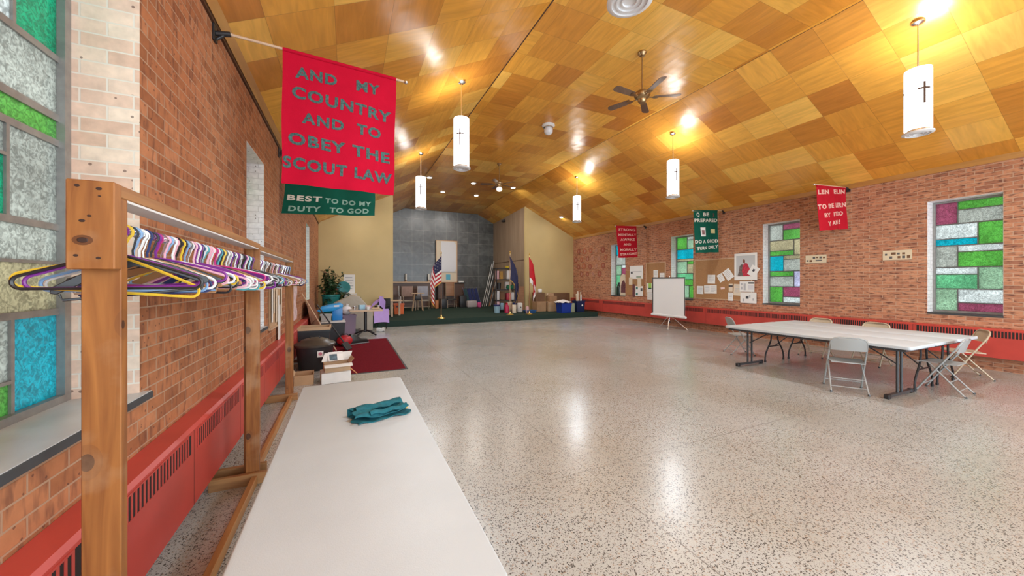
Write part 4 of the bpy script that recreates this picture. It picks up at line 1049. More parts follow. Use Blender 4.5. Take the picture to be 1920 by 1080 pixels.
banner('small red banner at the far end of the right wall reading MENTALLY AWAKE', M_REDD, 10.57, [(9.055, 3.645), (10.03, 3.685), (9.17, 2.46), (10.085, 2.515)],
       [('STRONG', 0.52, 0.115, 0.125, 0.84, M_LETP, 0), ('MENTALLY', 0.52, 0.275, 0.115, 0.90, M_LETP, 0), ('AWAKE', 0.53, 0.43, 0.12, 0.74, M_LETP, 0), ('AND', 0.50, 0.585, 0.12, 0.42, M_LETP, 0), ('MORALLY', 0.52, 0.75, 0.12, 0.86, M_LETP, 0), ('STRAIGHT', 0.53, 0.89, 0.12, 0.88, M_LETP, -0.02)], 1.7, 'felt banners', amp=0.02)

# ------------------------------------------------------------------ pinned papers, boards and plates on the right wall
def wall_sheet(name, label, cat, y, z, w, h, m, rz=0.0, group=None, x=XR-0.024, marks=(), th=0.003, lift=0.0):
    """a flat sheet on the right wall, centre y,z; seen from the room the viewer's left is +y"""
    t = thing(name, label, cat, (x-lift, y, z), 0, group); t.rotation_euler = (rz, 0, 0)
    b = MB(); b.box(-th, 0, -w/2, w/2, -h/2, h/2); b.build('sheet', m, t)
    for (u0, u1, v0, v1, mm, nm) in marks:      # fractions from the viewer's left and from the top
        b = MB(); b.box(-th-0.0015, -th-0.0002, w/2-u1*w, w/2-u0*w, h/2-v1*h, h/2-v0*h); b.build(nm, mm, t)
    return t
def text_marks(n_=6, a=0.14, b=0.86):
    return [(0.15, 0.85-0.2*(i == n_-1), a+(b-a)*i/n_, a+(b-a)*i/n_+0.035, M_GREYINK, 'printed_line') for i in range(n_)]
def corkboard(label, y0, y1, z0, z1, m_frame):
    t = thing('corkboard', label, 'board', (XR-0.001, (y0+y1)/2, z0))
    w, h = y1-y0, z1-z0
    b = MB(); b.box(-0.016, -0.002, -w/2+0.02, w/2-0.02, 0.02, h-0.02); b.build('cork_panel', M_CORK, t)
    lattice(MB(), [-w/2, -w/2+0.028, w/2-0.028, w/2], [0, 0.028, h-0.028, h], lambda i, j: not (i == 1 and j == 1), -0.022, 0.0, lambda p, q, r: (r, p, q)).build('board_frame', m_frame, t)
corkboard('large corkboard between the second and third right-wall windows', 6.52, 8.40, 1.02, 2.30, M_TANW)
corkboard('corkboard behind the projection screen', 9.60, 10.55, 1.03, 2.30, M_TANW)
corkboard('corkboard beside the far right-wall window, mostly covered by papers', 10.66, 11.62, 1.03, 2.02, M_CORK)
# board 3: pixel-measured layout turned into wall positions
GP = 'papers on the large corkboard'
wall_sheet('poster', 'white-bordered poster of a person in red at the corkboard corner', 'poster', 6.70, 2.02, 0.66, 0.78, M_PAPER, 0.0, None, XR-0.026,
           [(0.09, 0.91, 0.09, 0.86, mat('grey_poster_ground', (0.52, 0.54, 0.54), 0.6), 'picture_ground'),             (0.60, 0.90, 0.68, 0.86, mat('dark_print', (0.1, 0.1, 0.1)), 'dark_ground')])
t = [o for o in bpy.data.objects if o.name == 'poster'][0]
def fig(poly, m, nm, dx=-0.0055):
    M = Matrix(((0, 0, 1, dx), (-1, 0, 0, 0), (0, 1, 0, 0), (0, 0, 0, 1)))
    b = MB(); b.prism(poly, -0.0012, 0.0, M=M); b.build(nm, m, t)
fig([(-0.08, 0.02), (-0.03, 0.10), (0.05, 0.09), (0.13, -0.08), (0.15, -0.28), (-0.06, -0.28), (-0.10, -0.14)], mat('crimson_print', (0.50, 0.03, 0.06), 0.6, var=0.25, vscale=20), 'red_figure')
fig([(-0.23, -0.28), (-0.06, -0.28), (-0.04, 0.02), (-0.10, 0.08), (-0.17, 0.02), (-0.19, -0.12)], mat('grey_brown_print', (0.15, 0.12, 0.11), 0.6, var=0.5, vscale=25), 'dark_figure', -0.0045)
fig([(-0.07, 0.11), (-0.08, 0.18), (-0.045, 0.22), (-0.01, 0.19), (-0.01, 0.11)], mat('brown_print', (0.20, 0.09, 0.06), 0.6), 'figure_head', -0.0058)
S = [('sheet tilted over the right edge of the large poster', 6.47, 1.88, 0.24, 0.30, 0.55, M_PAPER, [(0.35, 0.6, 0.3, 0.55, M_INK, 'small_picture')], 0.008),
     ('white sheet high left on the large corkboard, upright', 7.78, 1.66, 0.26, 0.28, 0.03, M_PAPER, text_marks(), 0),
     ('leftmost white sheet low on the large corkboard', 8.18, 1.31, 0.24, 0.26, 0.02, M_PAPER, text_marks(), 0),
     ('second white sheet low on the large corkboard', 7.92, 1.33, 0.22, 0.26, -0.03, M_PAPER, text_marks(), 0),
     ('third white sheet low on the large corkboard', 7.71, 1.34, 0.23, 0.27, 0.0, M_PAPER, text_marks(), 0.004),
     ('white sheet tilted left of the tallest tilted sheet', 7.46, 1.70, 0.18, 0.25, -0.5, M_PAPER, text_marks(4), 0),
     ('big white sheet tilted strongly left of the poster', 7.22, 1.80, 0.24, 0.32, -0.62, M_PAPER, text_marks(5), 0.004),
     ('tiny pink slip on the large corkboard', 7.40, 1.38, 0.13, 0.065, -0.12, mat('pale_pink_paper', (0.78, 0.60, 0.56), 0.7), [], 0),
     ('small slip with a dark band on the large corkboard', 7.145, 1.40, 0.12, 0.24, 0.0, M_CREAMP, [(0, 1, 0.2, 0.4, M_INK, 'dark_band')], 0),
     ('narrow white sheet at the bottom edge of the large corkboard', 7.15, 1.13, 0.15, 0.25, 0.0, M_PAPER, text_marks(4), 0),
     ('cream sheet in the lower middle of the large corkboard', 6.95, 1.34, 0.21, 0.34, 0.06, M_CREAMP, text_marks(7), 0),
     ('wide printed sheet directly under the poster', 6.66, 1.44, 0.42, 0.30, 0.0, M_PAPER, [(0.08, 0.2, 0.15, 0.4, M_GREYINK, 'small_picture'), (0.28, 0.42, 0.2, 0.85, M_GREYINK, 'small_picture'), (0.08, 0.2, 0.5, 0.8, M_GREYINK, 'small_picture'), (0.6, 0.98, 0.08, 0.22, M_INK, 'dark_heading'), (0.58, 0.95, 0.35, 0.8, mat('pale_grey_print', (0.66, 0.66, 0.68), 0.7), 'text_block')], 0.002),
     ('lowest wide printed sheet at the corkboard corner', 6.62, 1.12, 0.46, 0.31, 0.0, M_PAPER, [(0.35, 0.52, 0.35, 0.6, M_INK, 'dark_picture'), (0.55, 0.64, 0.25, 0.5, M_GREYINK, 'small_picture'), (0.15, 0.24, 0.6, 0.85, M_GREYINK, 'small_picture'), (0.76, 0.84, 0.55, 0.75, M_GREYINK, 'small_picture')], 0.003)]
for lab, y, z, w, h, rz, m, marks, lift in S:
    wall_sheet('pinned_paper', lab, 'paper', y, z, w, h, m, rz, GP, XR-0.024, marks, 0.002, lift)
GP = 'papers on the far corkboards'
DG = mat('dark_green_print', (0.02, 0.16, 0.13), 0.6)
LIME = mat('lime_print', (0.35, 0.62, 0.12), 0.6)
for lab, y, z, w, h, rz, m, marks, lift in [
     ('large white map sheet on the corkboard beside the far window', 11.05, 1.95, 0.72, 0.52, 0.0, M_PAPER, [(0.1, 0.9, 0.42, 0.46, M_GREYINK, 'pencil_line'), (0.5, 0.85, 0.8, 0.92, mat('grey_green_print', (0.3, 0.38, 0.3), 0.7), 'print'), (0.08, 0.22, 0.45, 0.6, M_INK, 'dark_spot')], 0),
     ('cream sheet under the left corner of the map sheet', 11.36, 1.60, 0.20, 0.30, 0.0, M_CREAMP, [], 0.006),
     ('cream strip under the right corner of the map sheet', 10.88, 1.54, 0.20, 0.38, 0.0, M_CREAMP, [], 0.004),
     ('white sheet with dark green squares on the far corkboard', 10.90, 1.20, 0.42, 0.40, 0.0, M_PAPER, [(0.1, 0.35, 0.08, 0.32, DG, 'green_square'), (0.1, 0.35, 0.68, 0.9, DG, 'green_square'), (0.7, 0.95, 0.2, 0.5, mat('dark_print', (0.1, 0.1, 0.1)), 'dark_square'), (0.0, 0.08, 0.3, 0.6, M_GREYINK, 'print')], 0.003),
     ('dark spotted strip left of the green square sheet', 11.20, 1.22, 0.13, 0.50, 0.0, mat('dark_maroon_print', (0.14, 0.05, 0.06), 0.6, var=0.6, vscale=30), [], 0.003),
     ('lime and white leaflet left of the projection screen', 10.36, 1.34, 0.26, 0.36, 0.0, M_PAPER, [(0.35, 0.9, 0.0, 0.55, LIME, 'lime_picture'), (0.3, 0.9, 0.5, 0.62, DG, 'green_band')], 0.002),
     ('white sheet below the lime leaflet', 10.33, 1.02, 0.28, 0.26, 0.0, M_PAPER, text_marks(4), 0.002),
     ('taller white sheet showing above the projection screen', 10.05, 1.83, 0.22, 0.36, 0.0, M_PAPER, text_marks(5), 0),
     ('shorter white sheet showing above the projection screen', 9.75, 1.78, 0.22, 0.24, 0.0, M_PAPER, text_marks(3), 0)]:
    wall_sheet('pinned_paper', lab, 'paper', y, z, w, h, m, rz, GP, XR-0.024, marks, 0.002, lift)
# name plates
for (y, z, w, h), lab, dots in (((4.983, 2.142, 0.43, 0.19), 'cream picture strip on the brick wall nearer the corkboard', [(0.36, 0.48, 0.2, 0.45), (0.52, 0.62, 0.22, 0.4), (0.68, 0.8, 0.2, 0.45), (0.85, 0.95, 0.25, 0.45), (0.05, 0.15, 0.6, 0.8), (0.2, 0.32, 0.6, 0.85), (0.5, 0.8, 0.62, 0.78)]),
                                ((3.539, 2.145, 0.44, 0.20), 'cream picture strip on the brick wall nearer the big magenta-cornered window', [(0.08, 0.16, 0.3, 0.5), (0.3, 0.46, 0.2, 0.45), (0.5, 0.6, 0.25, 0.45), (0.68, 0.78, 0.25, 0.45), (0.24, 0.34, 0.6, 0.85), (0.52, 0.62, 0.6, 0.85), (0.68, 0.78, 0.58, 0.85), (0.84, 0.95, 0.55, 0.85)])):
    wall_sheet('picture_plate', lab, 'plaque', y, z, w, h, mat('cream_board', (0.68, 0.58, 0.40), 0.6), 0.0, 'picture strips on the brick wall', XR-0.003, [(a, b_, c_, d_, (mat('dark_print', (0.1, 0.1, 0.1)) if i % 2 == 0 else M_CARDD), 'small_picture') for i, (a, b_, c_, d_) in enumerate(dots)], 0.014)
# round red paper rings near the stage
WR = [(15.02, 3.08), (14.52, 3.055), (14.05, 3.047), (13.64, 3.016), (13.15, 3.016), (15.27, 2.661), (14.79, 2.652), (14.30, 2.666), (13.91, 2.69), (13.43, 2.661), (12.95, 2.66),
      (15.04, 2.304), (14.59, 2.334), (14.10, 2.287), (13.63, 2.309), (13.13, 2.306), (14.79, 1.943), (14.31, 1.935), (13.88, 1.944), (13.38, 1.935)]
ROWS = [('top', 5), ('second', 6), ('third', 5), ('bottom', 4)]; ORD = ['first', 'second', 'third', 'fourth', 'fifth', 'sixth']
M_RING = [mat('orange_red_card', (0.42, 0.13, 0.065), 0.7, var=0.3, vscale=30), mat('brick_red_card', (0.34, 0.10, 0.06), 0.7, var=0.3, vscale=30), mat('pale_coral_card', (0.50, 0.25, 0.16), 0.7, var=0.3, vscale=30)]
i = 0
for rn, cnt in ROWS:
    for j in range(cnt):
        y, z = WR[i]
        t = thing('paper_ring', 'round reddish paper ring on the brick, %s from the corner in the %s row' % (ORD[j], rn), 'decoration', (XR-0.003, y, z), 0, 'paper rings by the stage')
        ro = 0.125+0.015*math.sin(i*1.7); ri = ro*(0.52+0.12*math.sin(i*2.9))
        N = 20; P = []
        for x in (-0.012, 0.0):
            for r_ in (ro, ri):
                for q in range(N):
                    rr = r_*(1+(0.06 if q % 2 else 0)) if r_ == ro else r_
                    a = 2*PI*q/N; P.append((x, rr*math.cos(a), rr*math.sin(a)))
        F = []
        for q in range(N):
            w_ = (q+1) % N
            F += [(q, w_, N+w_, N+q), (2*N+q, 3*N+q, 3*N+w_, 2*N+w_), (q, 2*N+q, 2*N+w_, w_), (N+q, N+w_, 3*N+w_, 3*N+q)]
        MB().add(P, F).build('ring', M_RING[[1, 0, 0, 2, 1, 1, 0, 1, 2, 2, 0, 1, 0, 1, 2, 1, 1, 1, 2, 1][i]], t)
        b = MB(); b.lathe([(0.0, 0.0), (ri*0.99, 0.0), (ri*0.99, 0.004), (0.0, 0.006)], n=16, M=Matrix.Rotation(-PI/2, 3, 'Y')); b.build('centre_disc', mat('dusty_rose_card', (0.44, 0.22, 0.16), 0.7, var=0.25, vscale=40), t)
        i += 1
# things on the far window sill
t = thing('bottle', 'dark bottle on the sill of the far right-wall window', 'bottle', (XR+0.12, 12.22, WZ0+0.007))
b = MB(); b.lathe([(0.0, 0), (0.10, 0), (0.105, 0.02), (0.105, 0.34), (0.08, 0.42), (0.045, 0.45), (0.045, 0.52), (0.0, 0.52)]); b.build('bottle_body', mat('black_green_glass', (0.01, 0.03, 0.025), 0.2), t, smooth=True)
b = MB(); b.cyl((0, 0, 0.521), (0, 0, 0.56), 0.05, 14); b.build('cap', M_BLACK, t)
t = thing('framed_picture', 'arched picture of a dark figure leaning in the far right-wall window', 'picture', (XR+0.10, 11.93, WZ0+0.007))
b = MB(); M = Matrix(((0, 0, 1, 0), (-1, 0, 0, 0), (0, 1, 0, 0), (0, 0, 0, 1)))
b.prism([(-0.2, 0), (0.2, 0), (0.2, 0.72), (0.14, 0.86), (0, 0.92), (-0.14, 0.86), (-0.2, 0.72)], -0.015, 0.015, M=M); b.build('picture_board', M_CREAMP, t)
b = MB(); b.prism([(-0.14, 0.12), (0.15, 0.12), (0.14, 0.5), (0.05, 0.66), (-0.06, 0.6), (-0.13, 0.4)], -0.018, -0.0155, M=M); b.build('printed_figure', mat('dark_maroon_print', (0.14, 0.05, 0.06)), t)

# ------------------------------------------------------------------ projection screen
t = thing('projection_screen', 'white projection screen on a silver tripod before the right wall', 'screen', (9.78, 8.78, 0))
b = MB(); b.box(-0.082, -0.076, -0.67, 0.67, 0.475, 1.70); b.build('screen_fabric', mat('matt_white_screen', (0.74, 0.74, 0.73), 0.8), t)
b = MB(); b.box(-0.0835, -0.0825, 0.63, 0.67, 0.50, 1.68); b.build('dark_border', M_BLACK, t)
b = MB(); b.box(-0.0835, -0.0825, -0.67, -0.645, 0.50, 1.68); b.build('dark_border', M_BLACK, t)
b = MB(); b.box(-0.095, -0.07, -0.68, 0.68, 1.685, 1.725); b.build('top_slat', M_BLACK, t, bevel=0.006)
b = MB(); b.box(-0.11, -0.04, -0.72, 0.72, 0.41, 0.48); b.build('screen_case', M_WHITEP, t, bevel=0.02, seg=3)
b = MB(); b.cyl((0, 0, 0.22), (0, 0, 1.76), 0.013, 10); b.cyl((0, 0, 1.74), (-0.085, 0, 1.71), 0.009, 8); b.build('pole', M_CHROME, t, smooth=True)
b = MB(); b.box(-0.05, 0.02, -0.02, 0.02, 0.42, 0.46); b.build('case_bracket', M_BLACKPL, t)
for ex, ey in ((-0.16, -0.08), (0.16, 0.56), (0.30, -0.44)):
    b = MB(); b.tube([(0, 0, 0.40), (ex*0.25, ey*0.25, 0.36), (ex, ey, 0.012)], 0.011, 8); lg = b.build('leg', M_CHROME, t, smooth=True)
    b = MB(); b.sphere((ex, ey, 0.015), 0.015, 8); b.build('rubber_foot', M_WHITEP, lg)
b = MB(); b.cyl((0, 0, 0.2), (0, 0, 0.26), 0.022, 10); b.build('leg_collar', M_BLACKPL, t)

# ------------------------------------------------------------------ generic containers
def open_box(mb, w, d, h, th=0.006, taper=0.0, mi=0):
    """an open-topped box with real wall thickness, centred, base at z=0; taper widens the top"""
    def ring(W, D, z): return [(-W/2, -D/2, z), (W/2, -D/2, z), (W/2, D/2, z), (-W/2, D/2, z)]
    W1, D1 = w+taper, d+taper
    V = ring(w, d, 0)+ring(W1, D1, h)+ring(W1-2*th, D1-2*th, h)+ring(w-2*th, d-2*th, th)
    F = [(3, 2, 1, 0), (12, 13, 14, 15)]
    for a in range(3):
        for i in range(4): F.append((a*4+i, a*4+(i+1) % 4, a*4+4+(i+1) % 4, a*4+4+i))
    return mb.add(V, F, mi)
def carton(label, loc, w, d, h, rz, m, group=None, opened=False, tape=True):
    t = thing('carton', label, 'box', loc, rz, group)
    if not opened:
        b = MB(); b.box(-w/2, w/2, -d/2, d/2, 0, h); b.build('box_body', m, t, bevel=0.004)
        if tape:
            b = MB(); b.box(-w/2-0.001, w/2+0.001, -0.025, 0.025, h-0.06, h+0.001); b.build('packing_tape', M_CARDL if m is not M_CARDL else M_CREAMP, t)
    else:
        b = MB(); open_box(b, w, d, h); b.build('box_body', m, t)
        for (x0, y0, dx, dy, ang) in opened:
            ln = math.hypot(dx, dy)
        for fx, fy, an, fl in opened:          # side, fold angle above horizontal, flap length
            b = MB()
            if fx: b.sheet(lambda u, v: (fx*(w/2+fl*v*math.cos(an)), (u-0.5)*d, h+fl*v*math.sin(an)), 1, 1, 0.005)
            else: b.sheet(lambda u, v: ((u-0.5)*w, fy*(d/2+fl*v*math.cos(an)), h+fl*v*math.sin(an)), 1, 1, 0.005)
            b.build('flap', m, t)
    return t
def tub(label, cat, name, loc, w, d, h, rz, m, lidm=None, group=None, rim=True):
    t = thing(name, label, cat, loc, rz, group)
    b = MB(); open_box(b, w*0.88, d*0.88, h, 0.008, w*0.12); b.build('tub_body', m, t, bevel=0.004)
    if rim and not lidm:
        W, D = w+0.03, d*0.88+w*0.12+0.03
        lattice(MB(), [-W/2, -W/2+0.02, W/2-0.02, W/2], [-D/2, -D/2+0.02, D/2-0.02, D/2], lambda i, j: not (i == 1 and j == 1), h-0.03, h+0.004, lambda p, q, r: (p, q, r)).build('rim', m, t)
    if lidm:
        W, D = w+0.02, d*0.88+w*0.12+0.02
        b = MB(); b.box(-W/2, W/2, -D/2, D/2, h, h+0.03); b.build('lid', lidm, t, bevel=0.008)
    return t

# ------------------------------------------------------------------ clutter along the left wall
M_MAT = mat('dark_red_carpet_mat', (0.16, 0.010, 0.018), 0.95, var=0.2, vscale=40, bump=0.6, bscale=350, spec=0.08)
t = thing('entrance_mat', 'large dark red mat with black rubber edging on the terrazzo', 'mat', (0.30, 8.68, 0))
b = MB(); b.box(-0.655, 0.655, -1.90, 1.90, 0.0005, 0.010); b.build('carpet_pile', M_MAT, t)
lattice(MB(), [-0.69, -0.656, 0.656, 0.69], [-1.935, -1.901, 1.901, 1.935], lambda i, j: not (i == 1 and j == 1), 0.0005, 0.007, lambda p, q, r: (p, q, r)).build('rubber_edging', M_BLACKPL, t)

M_WCARD = mat('white_faced_cardboard', (0.70, 0.68, 0.64), 0.6, var=0.05)
carton('white lower carton under the open box behind the near table', (-0.19, 6.46, 0), 0.42, 0.34, 0.165, 0.12, M_WCARD, None, False, False)
t = thing('open_carton', 'open cardboard box with white flaps resting on the white carton', 'box', (-0.17, 6.48, 0.166), 0.14)
b = MB(); open_box(b, 0.37, 0.28, 0.115, 0.006); b.build('box_body', M_CARDL, t)
b = MB(); b.sheet(lambda u, v: ((u-0.5)*0.40, -0.14-0.13*v, 0.118+0.035*math.sin(v*2.2)-0.05*v), 2, 4, 0.004); b.build('flap', M_WCARD, t)
b = MB(); b.sheet(lambda u, v: ((u-0.5)*0.42+0.05*v, 0.14+0.05*v, 0.118+0.13*v), 2, 4, 0.004); b.build('flap', M_WCARD, t)
b = MB(); b.sheet(lambda u, v: (0.187+0.05*v, (u-0.5)*0.28, 0.118+0.07*v), 2, 3, 0.004); b.build('flap', M_CARDL, t)
b = MB(); b.sheet(lambda u, v: (0.19+0.10*v, (u-0.5)*0.20-0.06, 0.02-0.10*v), 2, 3, 0.004); b.build('hanging_flap', mat('orange_brown_card', (0.55, 0.24, 0.10), 0.7), t)
t = thing('magazine', 'glossy leaflet with a blue-grey picture lying on the open box', 'magazine', (-0.20, 6.63, 0.355), 0.14)
b = MB(); R_ = Matrix.Rotation(0.75, 4, 'X'); b.box(-0.10, 0.12, -0.09, 0.09, 0.0, 0.006, M=R_); b.build('cover', M_PAPER, t)
b = MB(); b.box(-0.085, 0.03, -0.08, 0.075, 0.0065, 0.0075, M=R_); b.build('cover_picture', mat('blue_grey_print', (0.10, 0.16, 0.20), 0.4, var=0.6, vscale=14), t)
t = thing('cardboard_tray', 'low brown cardboard tray on the floor left of the open box', 'box', (-0.63, 6.52, 0), 0.05)
b = MB(); open_box(b, 0.26, 0.34, 0.15, 0.008); b.build('tray_body', M_CARD, t)
b = MB(); b.sheet(lambda u, v: (-0.13-0.07*v, (u-0.5)*0.3, 0.15+0.07*v), 2, 2, 0.005); b.build('flap', M_CARDL, t)

t = thing('trash_bin', 'black round trash bin with a domed lid and a pale tag', 'bin', (-0.555, 7.50, 0))
b = MB(); b.lathe([(0.0, 0.0), (0.25, 0.0), (0.262, 0.02), (0.305, 0.40), (0.318, 0.40), (0.325, 0.425), (0.318, 0.44), (0.0, 0.44)], n=36); b.build('bin_body', M_BLACKPL, t, smooth=True)
b = MB(); b.lathe([(0.335, 0.425), (0.34, 0.46), (0.32, 0.475), (0.25, 0.495), (0.22, 0.53), (0.14, 0.555), (0.0, 0.56)], n=36); b.lathe([(0.0, 0.441), (0.335, 0.426)], n=36); b.build('domed_lid', mat('dark_brown_black_plastic', (0.055, 0.045, 0.035), 0.35, var=0.2), t, smooth=True)
b = MB()
for sgn in (-1, 1): pass
b.tube([(-0.08, 0, 0.555), (-0.07, 0, 0.585), (0.07, 0, 0.585), (0.08, 0, 0.555)], 0.012, 8); b.build('lid_handle', M_BLACK, t, smooth=True)
b = MB(); b.box(0.02, 0.115, -0.322, -0.315, 0.255, 0.36, M=Matrix.Rotation(0.12, 4, 'Z')); tg = b.build('paper_tag', M_PAPER, t)
b = MB(); b.lathe([(0.0, 0.0), (0.03, 0.0), (0.03, 0.001), (0.0, 0.0012)], (0.105, -0.3155, 0.315), 14, 0, Matrix.Rotation(PI/2, 3, 'X')); b.build('pink_mark', mat('pink_print', (0.6, 0.2, 0.28), 0.7), tg)
t = tub('square black tub with tan cardboard rim behind the round trash bin', 'bin', 'storage_tub', (-0.62, 8.35, 0), 0.56, 0.5, 0.62, 0.0, M_BLACKPL)
lattice(MB(), [-0.29, -0.265, 0.265, 0.29], [-0.25, -0.235, 0.235, 0.25], lambda i, j: not (i == 1 and j == 1), 0.60, 0.68, lambda p, q, r: (p, q, r)).build('cardboard_liner', M_CARDL, t)
t = thing('black_jacket', 'dark crumpled cloth bundle lying in the square black tub', 'cloth', (-0.62, 8.35, 0.30))
b = MB(); b.sheet(lambda u, v: ((u-0.5)*0.44, (v-0.5)*0.38, 0.25+0.05*math.sin(u*9)*math.cos(v*8)+0.03*math.sin(u*21+v*13)), 24, 20, 0.02); b.build('cloth_body', mat('black_cloth', (0.02, 0.022, 0.022), 0.9, var=0.3), t, smooth=True)

# broom and pole leaning in the corner of the clutter
def stick(name, label, cat, a, b_, r, m, head=None, headm=None):
    t = thing(name, label, cat, a)
    q = Vector(b_)-Vector(a)
    mb = MB(); mb.cyl((0, 0, 0) if not head else tuple(q*0.12), q, r, 10); mb.build('handle', m, t, smooth=True)
    if head:
        d = q.normalized(); M = d.to_track_quat('Z', 'Y').to_matrix().to_4x4()
        mb = MB(); mb.box(-0.13, 0.13, -0.02, 0.02, 0.0, 0.20, M=M); mb.build('head', headm, t, bevel=0.006)
    return t
stick('broom', 'black handled broom leaning left over the clutter by the wall', 'broom', (0.02, 9.15, 0.012), (-0.66, 9.45, 1.05), 0.016, M_BLACK, True, M_BLACKPL)
stick('wooden_pole', 'pale thin pole leaning against the left wall above the clutter', 'pole', (-0.25, 9.1, 0.02), (-0.99, 9.75, 1.30), 0.013, M_TANW)

# leaning cardboard over the heater
t = thing('cardboard_sheet', 'large brown cardboard sheet leaning on the left wall heater', 'cardboard', (-0.80, 11.1, 0.0))
b = MB(); b.sheet(lambda u, v: (-0.02-0.14*v, -1.15+2.3*u*(1-0.35*v)+0.35*v, 0.56+0.55*v), 6, 4, 0.008, mfn=None); b.sheet(lambda u, v: (0.0, -1.15+2.3*u, 0.0+0.56*v), 6, 2, 0.008); b.build('sheet', mat('reddish_brown_card', (0.25, 0.10, 0.05), 0.7, var=0.15), t)

tub('black storage tub under the grey bin and blue cooler', 'bin', 'storage_tub', (-0.36, 10.1, 0), 0.56, 0.46, 0.57, 0.05, M_BLACKPL, mat('pale_grey_lid', (0.55, 0.53, 0.50), 0.5))
tub('grey bin on the black tub left of the blue cooler', 'bin', 'grey_bin', (-0.50, 10.02, 0.601), 0.24, 0.2, 0.18, 0.05, mat('warm_grey_plastic', (0.36, 0.35, 0.32), 0.5))
t = thing('cooler', 'bright blue cooler with a sloping lid stacked on the black tub', 'cooler', (-0.36, 10.30, 0.601), 0.05)
M_BLUE = mat('bright_blue_plastic', (0.008, 0.18, 0.50), 0.35, var=0.05)
b = MB(); b.box(-0.02, 0.22, -0.13, 0.13, 0.0, 0.33); b.build('cooler_body', M_BLUE, t, bevel=0.015, seg=2, smooth=True)
b = MB(); M = Matrix(((1, 0, 0, 0), (0, 0, -1, 0), (0, 1, 0, 0), (0, 0, 0, 1)))
b.prism([(-0.36, 0.255), (-0.30, 0.22), (0.0, 0.24), (0.23, 0.335), (0.23, 0.40), (0.16, 0.44), (-0.05, 0.41), (-0.25, 0.36)], -0.15, 0.15, M=M); b.build('sloping_lid', mat('light_blue_plastic', (0.02, 0.30, 0.66), 0.3), t, bevel=0.012, seg=2, smooth=True)
b = MB(); b.box(0.02, 0.14, -0.155, -0.151, 0.345, 0.385); b.build('white_label', M_PAPER, t)

t = thing('red_bag', 'red rounded bag lying on the mat below the pedestal table', 'bag', (-0.08, 9.75, 0.011))
b = MB(); b.sphere((0, 0, 0.13), 0.2, 16, 0, (0.9, 0.8, 0.66)); b.build('bag_body', mat('red_nylon', (0.42, 0.012, 0.02), 0.5, var=0.15, vscale=10, bump=0.6, bscale=14), t, smooth=True)
b = MB(); b.tube([(-0.10, -0.05, 0.24), (-0.04, -0.06, 0.30), (0.05, -0.06, 0.30), (0.10, -0.05, 0.24)], 0.012, 8); b.build('strap', M_BLACK, t, smooth=True)
t = thing('boot', 'pair-like black boot lying on the mat beside the red bag', 'shoe', (0.22, 9.95, 0.011), 0.4)
t['label'] = 'black boot lying on the mat beside the red bag'
b = MB(); b.prism([(-0.22, 0.0), (0.24, 0.0), (0.27, 0.05), (0.22, 0.11), (0.06, 0.13), (-0.04, 0.22), (-0.20, 0.26), (-0.24, 0.10)], -0.06, 0.06, M=Matrix(((1, 0, 0, 0), (0, 0, -1, 0), (0, 1, 0, 0), (0, 0, 0, 1)))); b.build('boot_upper', mat('black_leather', (0.015, 0.015, 0.014), 0.35), t, bevel=0.02, seg=3, smooth=True)
b = MB(); b.box(-0.23, 0.27, -0.065, 0.065, 0.0, 0.025); b.build('sole', mat('grey_rubber_sole', (0.2, 0.2, 0.2), 0.7), t, bevel=0.006)

# pedestal table with small things on it
t = thing('pedestal_table', 'square pedestal table with tan edge on a black four-claw foot', 'table', (0.46, 11.5, 0), 0.05)
b = MB(); b.box(-0.44, 0.44, -0.40, 0.40, 0.735, 0.765); b.build('tabletop', mat('grey_laminate', (0.42, 0.36, 0.32), 0.4), t, bevel=0.006)
lattice(MB(), [-0.445, -0.4405, 0.4405, 0.445], [-0.405, -0.4005, 0.4005, 0.405], lambda i, j: not (i == 1 and j == 1), 0.728, 0.768, lambda p, q, r: (p, q, r)).build('tan_edging', M_TANW, t)
b = MB(); b.cyl((0, 0, 0.10), (0, 0, 0.735), 0.045, 16); b.cyl((0, 0, 0.71), (0, 0, 0.7345), 0.16, 16); b.build('column', M_BLACK, t, smooth=True)
for q in range(4):
    a = q*PI/2+PI/4
    b = MB(); b.tube([(0.03*math.cos(a), 0.03*math.sin(a), 0.14), (0.16*math.cos(a), 0.16*math.sin(a), 0.11), (0.30*math.cos(a), 0.30*math.sin(a), 0.05), (0.38*math.cos(a), 0.38*math.sin(a), 0.022)], 0.022, 8); b.build('claw_foot', M_BLACK, t, smooth=True)
ptz = 0.769
def small(name, label, cat, loc, build, group=None, rz=0):
    t = thing(name, label, cat, loc, rz, group); build(t); return t
def _blob(nm, m, w, d, h, bev=0.01):
    def f(t):
        b = MB(); b.box(-w/2, w/2, -d/2, d/2, 0, h); b.build(nm, m, t, bevel=bev, seg=2, smooth=True)
    return f
def _bottle(m, capm, r, h):
    def f(t):
        b = MB(); b.lathe([(0.0, 0), (r, 0), (r, h*0.68), (r*0.45, h*0.85), (r*0.45, h*0.92), (0.0, h*0.92)], n=14); b.build('bottle_body', m, t, smooth=True)
        b = MB(); b.cyl((0, 0, h*0.921), (0, 0, h), r*0.5, 12); b.build('cap', capm, t)
    return f
def _cup(m, r, h):
    def f(t):
        b = MB(); b.lathe([(0.0, 0.0), (r*0.8, 0.0), (r, h), (r-0.006, h), (r*0.8-0.006, 0.006), (0.0, 0.006)], n=16); b.build('cup_body', m, t, smooth=True)
    return f
M_PBLUE = mat('pale_blue_plastic', (0.30, 0.50, 0.62), 0.4); M_PINKP = mat('pale_pink_plastic', (0.70, 0.42, 0.45), 0.45)
M_LAV = mat('lavender_plastic', (0.42, 0.27, 0.62), 0.45, var=0.04)
